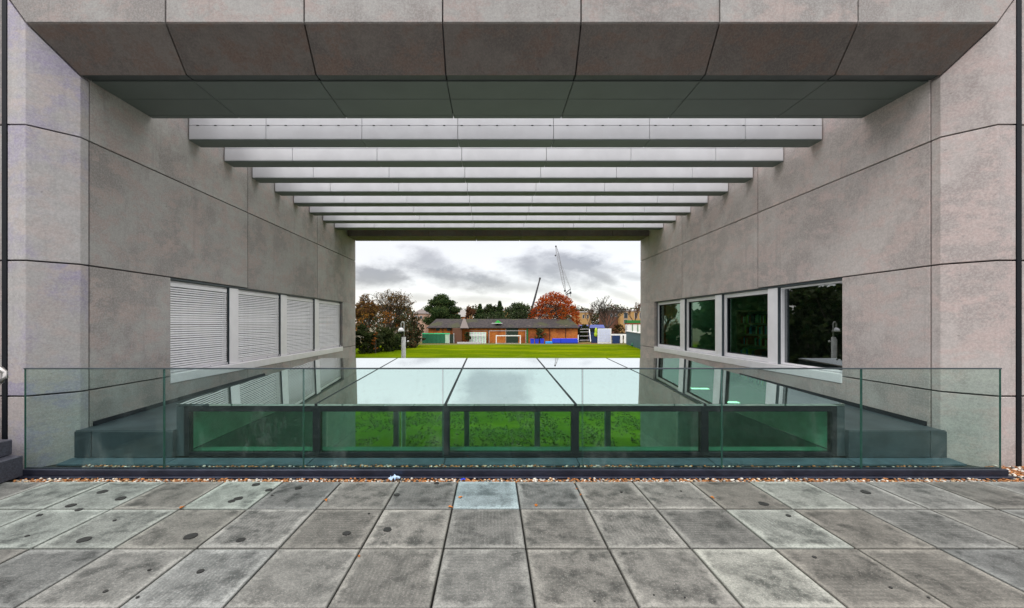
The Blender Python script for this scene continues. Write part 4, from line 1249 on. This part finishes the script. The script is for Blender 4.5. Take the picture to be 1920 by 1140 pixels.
# bins, mats
for k, (px, w_, lab) in enumerate(((998, 7.2, 'leftmost of three bright blue bins by the pavilion wall'), (1006.6, 7.0, 'middle one of three bright blue bins under the pale bush'), (1016.2, 7.4, 'right one of three bright blue bins, next to the light blue mat'))):
    b = thing('wheelie_bin', lab, 'bin', (xof(px, 116.5), 116.5, GZ), 'blue bins by the pavilion wall')
    a0, a1 = xof(px - w_ / 2, 116.5), xof(px + w_ / 2, 116.5); zt_ = zof(635.2 - (k % 2) * -.6, 116.5)
    MB().loft([(a0 + .1, 116.2, GZ + .02), (a1 - .1, 116.2, GZ + .02), (a1 - .1, 117, GZ + .02), (a0 + .1, 117, GZ + .02)],
              [(a0, 116.1, zt_ - .12), (a1, 116.1, zt_ - .12), (a1, 117.1, zt_ - .12), (a0, 117.1, zt_ - .12)]).build('body', M['blue'], b)
    box('lid', M['blue'], b, a0 - .04, a1 + .04, 116.02, 117.15, zt_ - .11, zt_)
tag(box('crash_mat', M['sky_blue'], None, xof(1022.5, 116), xof(1035.5, 116), 115.6, 116.6, GZ + .01, zof(640, 116), bevel=.05), 'low light blue mat lying between the bins and the long blue mats', 'mat')
for k, (p0, p1, lab) in enumerate(((1036, 1051, 'left shorter bright blue crash mat against the brick wall'), (1051.6, 1083, 'right longer bright blue crash mat against the brick wall'))):
    m_ = thing('crash_mat', lab, 'mat', (xof((p0 + p1) / 2, 116.8), 116.8, GZ), 'long blue crash mats against the brick wall')
    box('mat_block', M['blue'], m_, xof(p0, 116.5), xof(p1, 116.5), 116.2, 117.4, GZ + .02, zof(634.8, 116.5), bevel=.06)
    box('base_strip', M['navy'], m_, xof(p0, 116.5) + .1, xof(p1, 116.5) - .1, 116.15, 116.19, GZ + .02, GZ + .3)
# orange leaf litter strip
tag(box('leaf_litter', M['lf_copper'], None, xof(1085, 118), xof(1122, 118), 117.2, 119.5, GZ + .005, GZ + .03), 'orange leaf litter lying between the leaning goal frame and the white panel stand', 'leaf litter', kind='stuff')
# right cluster
bb_ = thing('long_shed', 'low shed with bright blue roof seen behind the leaning goal frame', 'shed', (xof(1112, 132), 132, GZ))
box('wall', M['navy'], bb_, xof(1085, 132), xof(1137, 132), 132, 136, GZ, zof(614.5, 132))
MB().loft([(xof(1084, 132), 131.7, zof(615, 132)), (xof(1084, 132), 136.2, zof(615, 132)), (xof(1086, 132), 134, zof(609, 132))],
          [(xof(1138, 132), 131.7, zof(615, 132)), (xof(1138, 132), 136.2, zof(615, 132)), (xof(1136, 132), 134, zof(609, 132))]).build('roof', M['roof_blue'], bb_)
hv = thing('equipment_cover', 'lime green cover hanging on a navy stand beside the white panel', 'cover', (xof(1117, 119), 119, GZ))
box('stand', M['navy'], hv, xof(1109, 119), xof(1121, 119), 119, 119.4, GZ, zof(629, 119))
MB().ball((xof(1117.5, 118.8), 118.8, zof(620.5, 119)), (.42, .25, 1.0), 10, 8).build('cover_upper', M['lime'], hv, smooth=True)
MB().ball((xof(1117, 118.8), 118.8, zof(627, 119)), (.52, .28, .75), 10, 8).build('cover_lower', M['lime'], hv, smooth=True)
wp = thing('white_panel_stand', 'white gridded panel stand right of the lime green cover', 'panel stand', (xof(1133, 117), 117, GZ))
for i in range(5):
    for j in range(4):
        a = xof(1121.5 + i * 4.6, 117); z_ = zof(641.2 - j * 6.15, 117)
        box('panel', M['pale_grid'], wp, a, a + .68, 117, 117.06, z_, z_ + .93)
box('frame', M['white'], wp, xof(1120.8, 117), xof(1145.6, 117), 117.07, 117.2, GZ, zof(616, 117))
box('side_post', M['white'], wp, xof(1144.9, 117), xof(1146, 117), 116.85, 117.05, GZ, zof(615.8, 117))
bd = thing('dugout_shelter', 'small white and navy dugout shelter right of the white panel stand', 'shelter', (xof(1160, 116), 116, GZ))
box('navy_board', M['navy'], bd, xof(1148, 116), xof(1162, 116), 116, 116.1, GZ + .1, zof(629, 116))
box('top_rail', M['white'], bd, xof(1146.5, 116), xof(1175, 116), 116.11, 116.3, zof(629, 116), zof(626.2, 116))
box('white_board', M['white'], bd, xof(1163, 116), xof(1167.5, 116), 116, 116.1, GZ + .2, zof(629, 116))
box('white_board', M['white'], bd, xof(1170, 116), xof(1174, 116), 116, 116.1, GZ + .2, zof(629, 116))
# teal fence on the right, coming nearer
fx0 = P(1174, 642, 114); fx1 = Vector((32.5, 78, GZ))
fn = thing('teal_fence', 'dark teal boarded fence at the right edge of the field', 'fence', (fx0.x, fx0.y, GZ))
nb = 34
for k in range(nb):
    a = Vector((fx0.x, fx0.y, GZ)).lerp(fx1, k / nb); b = Vector((fx0.x, fx0.y, GZ)).lerp(fx1, (k + .86) / nb)
    d = (b - a).normalized(); nrm = Vector((-d.y, d.x, 0)) * .06
    hgt = 3.7
    MB().loft([a, b, b + nrm, a + nrm], [q + Vector((0, 0, hgt)) for q in (a, b, b + nrm, a + nrm)]).build('board', M['teal'], fn)
a = Vector((fx0.x, fx0.y, GZ + 3.72)); b = fx1 + Vector((0, 0, 3.72)); q = Vector((.25, .1, 0)); h_ = Vector((0, 0, .22))
MB().loft([a - q, b - q, b + q, a + q], [a - q + h_, b - q + h_, b + q + h_, a + q + h_]).build('top_rail', M['white'], fn)
# green-roofed stand behind the fence
gs = thing('terrace_shelter', 'white shelter with bright green fascia and red stripe above the teal fence', 'shelter', (xof(1188, 122), 122, GZ))
box('wall', M['white'], gs, xof(1176, 122), xof(1215, 122), 122, 124, GZ, zof(608, 122))
box('fascia', M['green_paint'], gs, xof(1175, 122), xof(1215, 122), 121.7, 124.2, zof(606, 122), zof(600.5, 122))
box('stripe', M['red'], gs, xof(1175.5, 122), xof(1215, 122), 121.85, 124.1, zof(607.8, 122), zof(606.1, 122))
for px in (1185, 1195, 1206): box('post', M['green_paint'], gs, xof(px, 122), xof(px, 122) + .18, 121.8, 121.95, GZ, zof(608, 122))
bt = thing('equipment_tub', 'round dark green tub on the grass at the foot of the teal fence', 'tub', (xof(1186, 103), 103, GZ))
MB().ball((bt.location.x, 103, GZ + .42), (.42, .42, .42), 10, 8).build('tub', M['net_green'], bt, smooth=True)
MB().tube([(bt.location.x, 103, GZ + .55), (bt.location.x, 103, GZ + .88)], .2, 8).build('lid', M['net_green'], bt)


def block(name, label, px0, px1, ptop, Y, wallm, roofm, wins, hip=False, depth=14, cat='building'):
    b = thing(name, label, cat, (xof((px0 + px1) / 2, Y), Y, GZ))
    a, c, z = xof(px0, Y), xof(px1, Y), zof(ptop, Y)
    box('wall', M[wallm], b, a, c, Y, Y + depth, GZ, z)
    if hip:
        hz = hip; m_ = (a + c) / 2
        MB().add([(a - .4, Y - .4, z), (c + .4, Y - .4, z), (c + .4, Y + depth, z), (a - .4, Y + depth, z), (m_ - (c - a) * .2, Y + depth / 2, z + hz), (m_ + (c - a) * .2, Y + depth / 2, z + hz)],
                 [(0, 1, 5, 4), (2, 3, 4, 5), (0, 4, 3), (1, 2, 5), (3, 2, 1, 0)]).build('roof', M[roofm], b)
    else:
        box('roof', M[roofm], b, a - .3, c + .3, Y - .3, Y + depth + .3, z + .002, z + .4)
    for (w0, w1, t0, t1) in wins:
        w_ = MB().box(xof(w0, Y), xof(w1, Y), Y - .12, Y - .01, zof(t1, Y), zof(t0, Y)).build('window', M['panel_grey'], b)
        box('pane', M['dark_glass'], w_, xof(w0, Y) + .12, xof(w1, Y) - .12, Y - .17, Y - .125, zof(t1, Y) + .12, zof(t0, Y) - .12)
    return b


block('flat_block', 'flat roofed yellow brick block at the right edge of the opening', 1163, 1206, 583.5, 175, 'yellow_brick', 'panel_grey',
      [(1169.5, 1177, 586, 597), (1169.5, 1177, 599, 607), (1189.5, 1195, 586, 597), (1199, 1204, 586, 597), (1180, 1186, 600, 606)])
block('brick_house', 'dark brown brick block behind the large leafless tree', 1139, 1160, 583, 178, 'shed_brown', 'brown_roof', [(1144, 1149, 588, 594), (1153, 1157, 588, 594)])
block('yellow_house', 'small yellow brick block between the red beech and bare trees', 1087, 1108, 585.5, 180, 'yellow_brick', 'panel_grey', [(1092, 1096, 590, 597), (1100, 1104, 590, 597)])
block('brick_house', 'small house with grey hipped roof and orange wall right of the pine', 856, 875, 594, 160, 'brick', 'grey_roof', [(861, 865, 595.5, 598.5)], hip=3.2)
block('pink_house', 'pinkish tall house seen between the autumn tree and the pine', 775, 797, 588, 165, 'pink_brick', 'brown_roof', [(778, 783, 592, 598), (787, 792, 592, 598), (778, 783, 603, 609)], hip=2.0)
block('orange_block', 'orange brick block glimpsed behind the conifers', 858, 884, 584, 190, 'yellow_brick', 'brown_roof', [(861, 866, 587, 591), (873, 878, 587, 591)])
block('orange_block', 'orange block glimpsed behind the pointed conifer', 940, 956, 582, 195, 'yellow_brick', 'panel_grey', [(942, 946, 586, 592)])
block('pink_house', 'pale house glimpsed low behind the red beech', 1004, 1028, 592, 190, 'pink_brick', 'brown_roof', [(1008, 1014, 594, 598)], hip=2.0)
# far wood behind everything
rg = random.Random(77); fw = MB(); fw.cur = [0, 1, 2]
pts = []
for _ in range(6500):
    px = rg.uniform(660, 1215); Y = rg.uniform(215, 260)
    hgt = 14.5 + 4 * mnoise.noise(Vector((px * .03, 0, 0))) + 2.5 * mnoise.noise(Vector((px * .13, 3, 0)))
    pts.append(Vector((xof(px, Y), Y, GZ + rg.random() ** .6 * hgt)))
leaf_cloud(fw, pts, .7, rg, 3, 1.0)
me = raw_mesh(fw, 'woodland', Vector((0, 0, 0)))
for q in ('lf_dark', 'lf_brown', 'lf_cedar'): me.materials.append(M[q])
tag(link('woodland', me, None), 'low brown and green wood along the skyline behind the houses', 'woodland', kind='stuff')

# ================================================================ CRANES
def lattice(mb, a, b, w, n, r):
    a = Vector(a); b = Vector(b); d = (b - a).normalized(); s_ = d.cross(Vector((0, 1, 0))).normalized(); t_ = Vector((0, 1, 0))
    offs = [s_ * w + t_ * w, -s_ * w + t_ * w, -s_ * w - t_ * w, s_ * w - t_ * w]
    def taper(k): return min(1, .25 + 4 * k / n, .25 + 4 * (n - k) / n)
    for o in offs:
        mb.tube([a.lerp(b, k / n) + o * taper(k) for k in range(n + 1)], r, 3, caps=False)
    for k in range(n):
        for q in range(4):
            mb.tube([a.lerp(b, k / n) + offs[q] * taper(k), a.lerp(b, (k + 1) / n) + offs[(q + 1) % 4] * taper(k + 1)], r * .7, 3, caps=False)
    return mb


YK = 300.0
ck = thing('tower_crane', 'tall grey luffing tower crane with steep lattice jib behind the red beech', 'crane', (xof(1068, YK), YK, GZ))
lattice(MB(), P(1060, 546, YK), P(1042.5, 461, YK), .9, 26, .10).build('jib', M['crane'], ck)
lattice(MB(), (xof(1064, YK), YK, GZ), P(1064, 549, YK), .8, 22, .13).build('mast', M['crane'], ck)
MB().tube([P(1069.5, 542, YK), P(1052, 500, YK)], .13, 3).tube([P(1070.5, 542, YK + 1), P(1055, 500, YK + 1)], .13, 3).tube([P(1052, 500, YK), P(1046, 476, YK)], .10, 3).build('pendant_line', M['crane'], ck)
MB().tube([P(1060, 550, YK), P(1069.5, 542, YK)], .3, 4).tube([P(1069.5, 542, YK), P(1070, 556, YK)], .16, 4).tube([P(1061, 552, YK), P(1071, 549, YK)], .35, 4).build('a_frame', M['crane_dark'], ck)
box('counterweight', M['crane_dark'], ck, xof(1068, YK), xof(1071, YK), YK - 1, YK + 1, zof(551, YK), zof(547, YK))
box('cab', M['crane_dark'], ck, xof(1058, YK), xof(1060.6, YK), YK - 1, YK + 1, zof(547, YK), zof(543.5, YK))
box('jib_head', M['crane_dark'], ck, xof(1041, YK), xof(1043.5, YK), YK - .5, YK + .5, zof(463.4, YK), zof(460.6, YK))
MB().ball(P(1041.3, 479, YK), (.55, .55, .75), 8, 6).build('hook_block', M['crane_dark'], ck)
MB().tube([P(1042, 462, YK), P(1041.3, 478, YK)], .035, 3).build('hoist_rope', M['crane_dark'], ck)
cm = thing('mobile_crane', 'dark slanting crane boom rising left of the red beech', 'crane', (xof(994, 240), 240, GZ))
MB().tube([P(991, 600, 240), P(1003, 558, 240), P(1012, 524, 240)], [.75, .60, .42], 6).build('boom', M['crane_dark'], cm)
MB().tube([P(1012, 524, 240), P(1012.7, 520.5, 240)], .6, 6).build('boom_head', M['crane_dark'], cm)
box('carrier', M['crane_dark'], cm, xof(980, 240), xof(1002, 240), 238, 242, GZ, GZ + 3)

for o in S.objects:                                    # empties used as sub-groups carry no text
    for k_ in ('label', 'category'):
        if k_ in o and not o[k_]: del o[k_]
print('objects', len(S.objects), 'tris', sum(len(o.data.polygons) for o in S.objects if o.type == 'MESH') * 2)
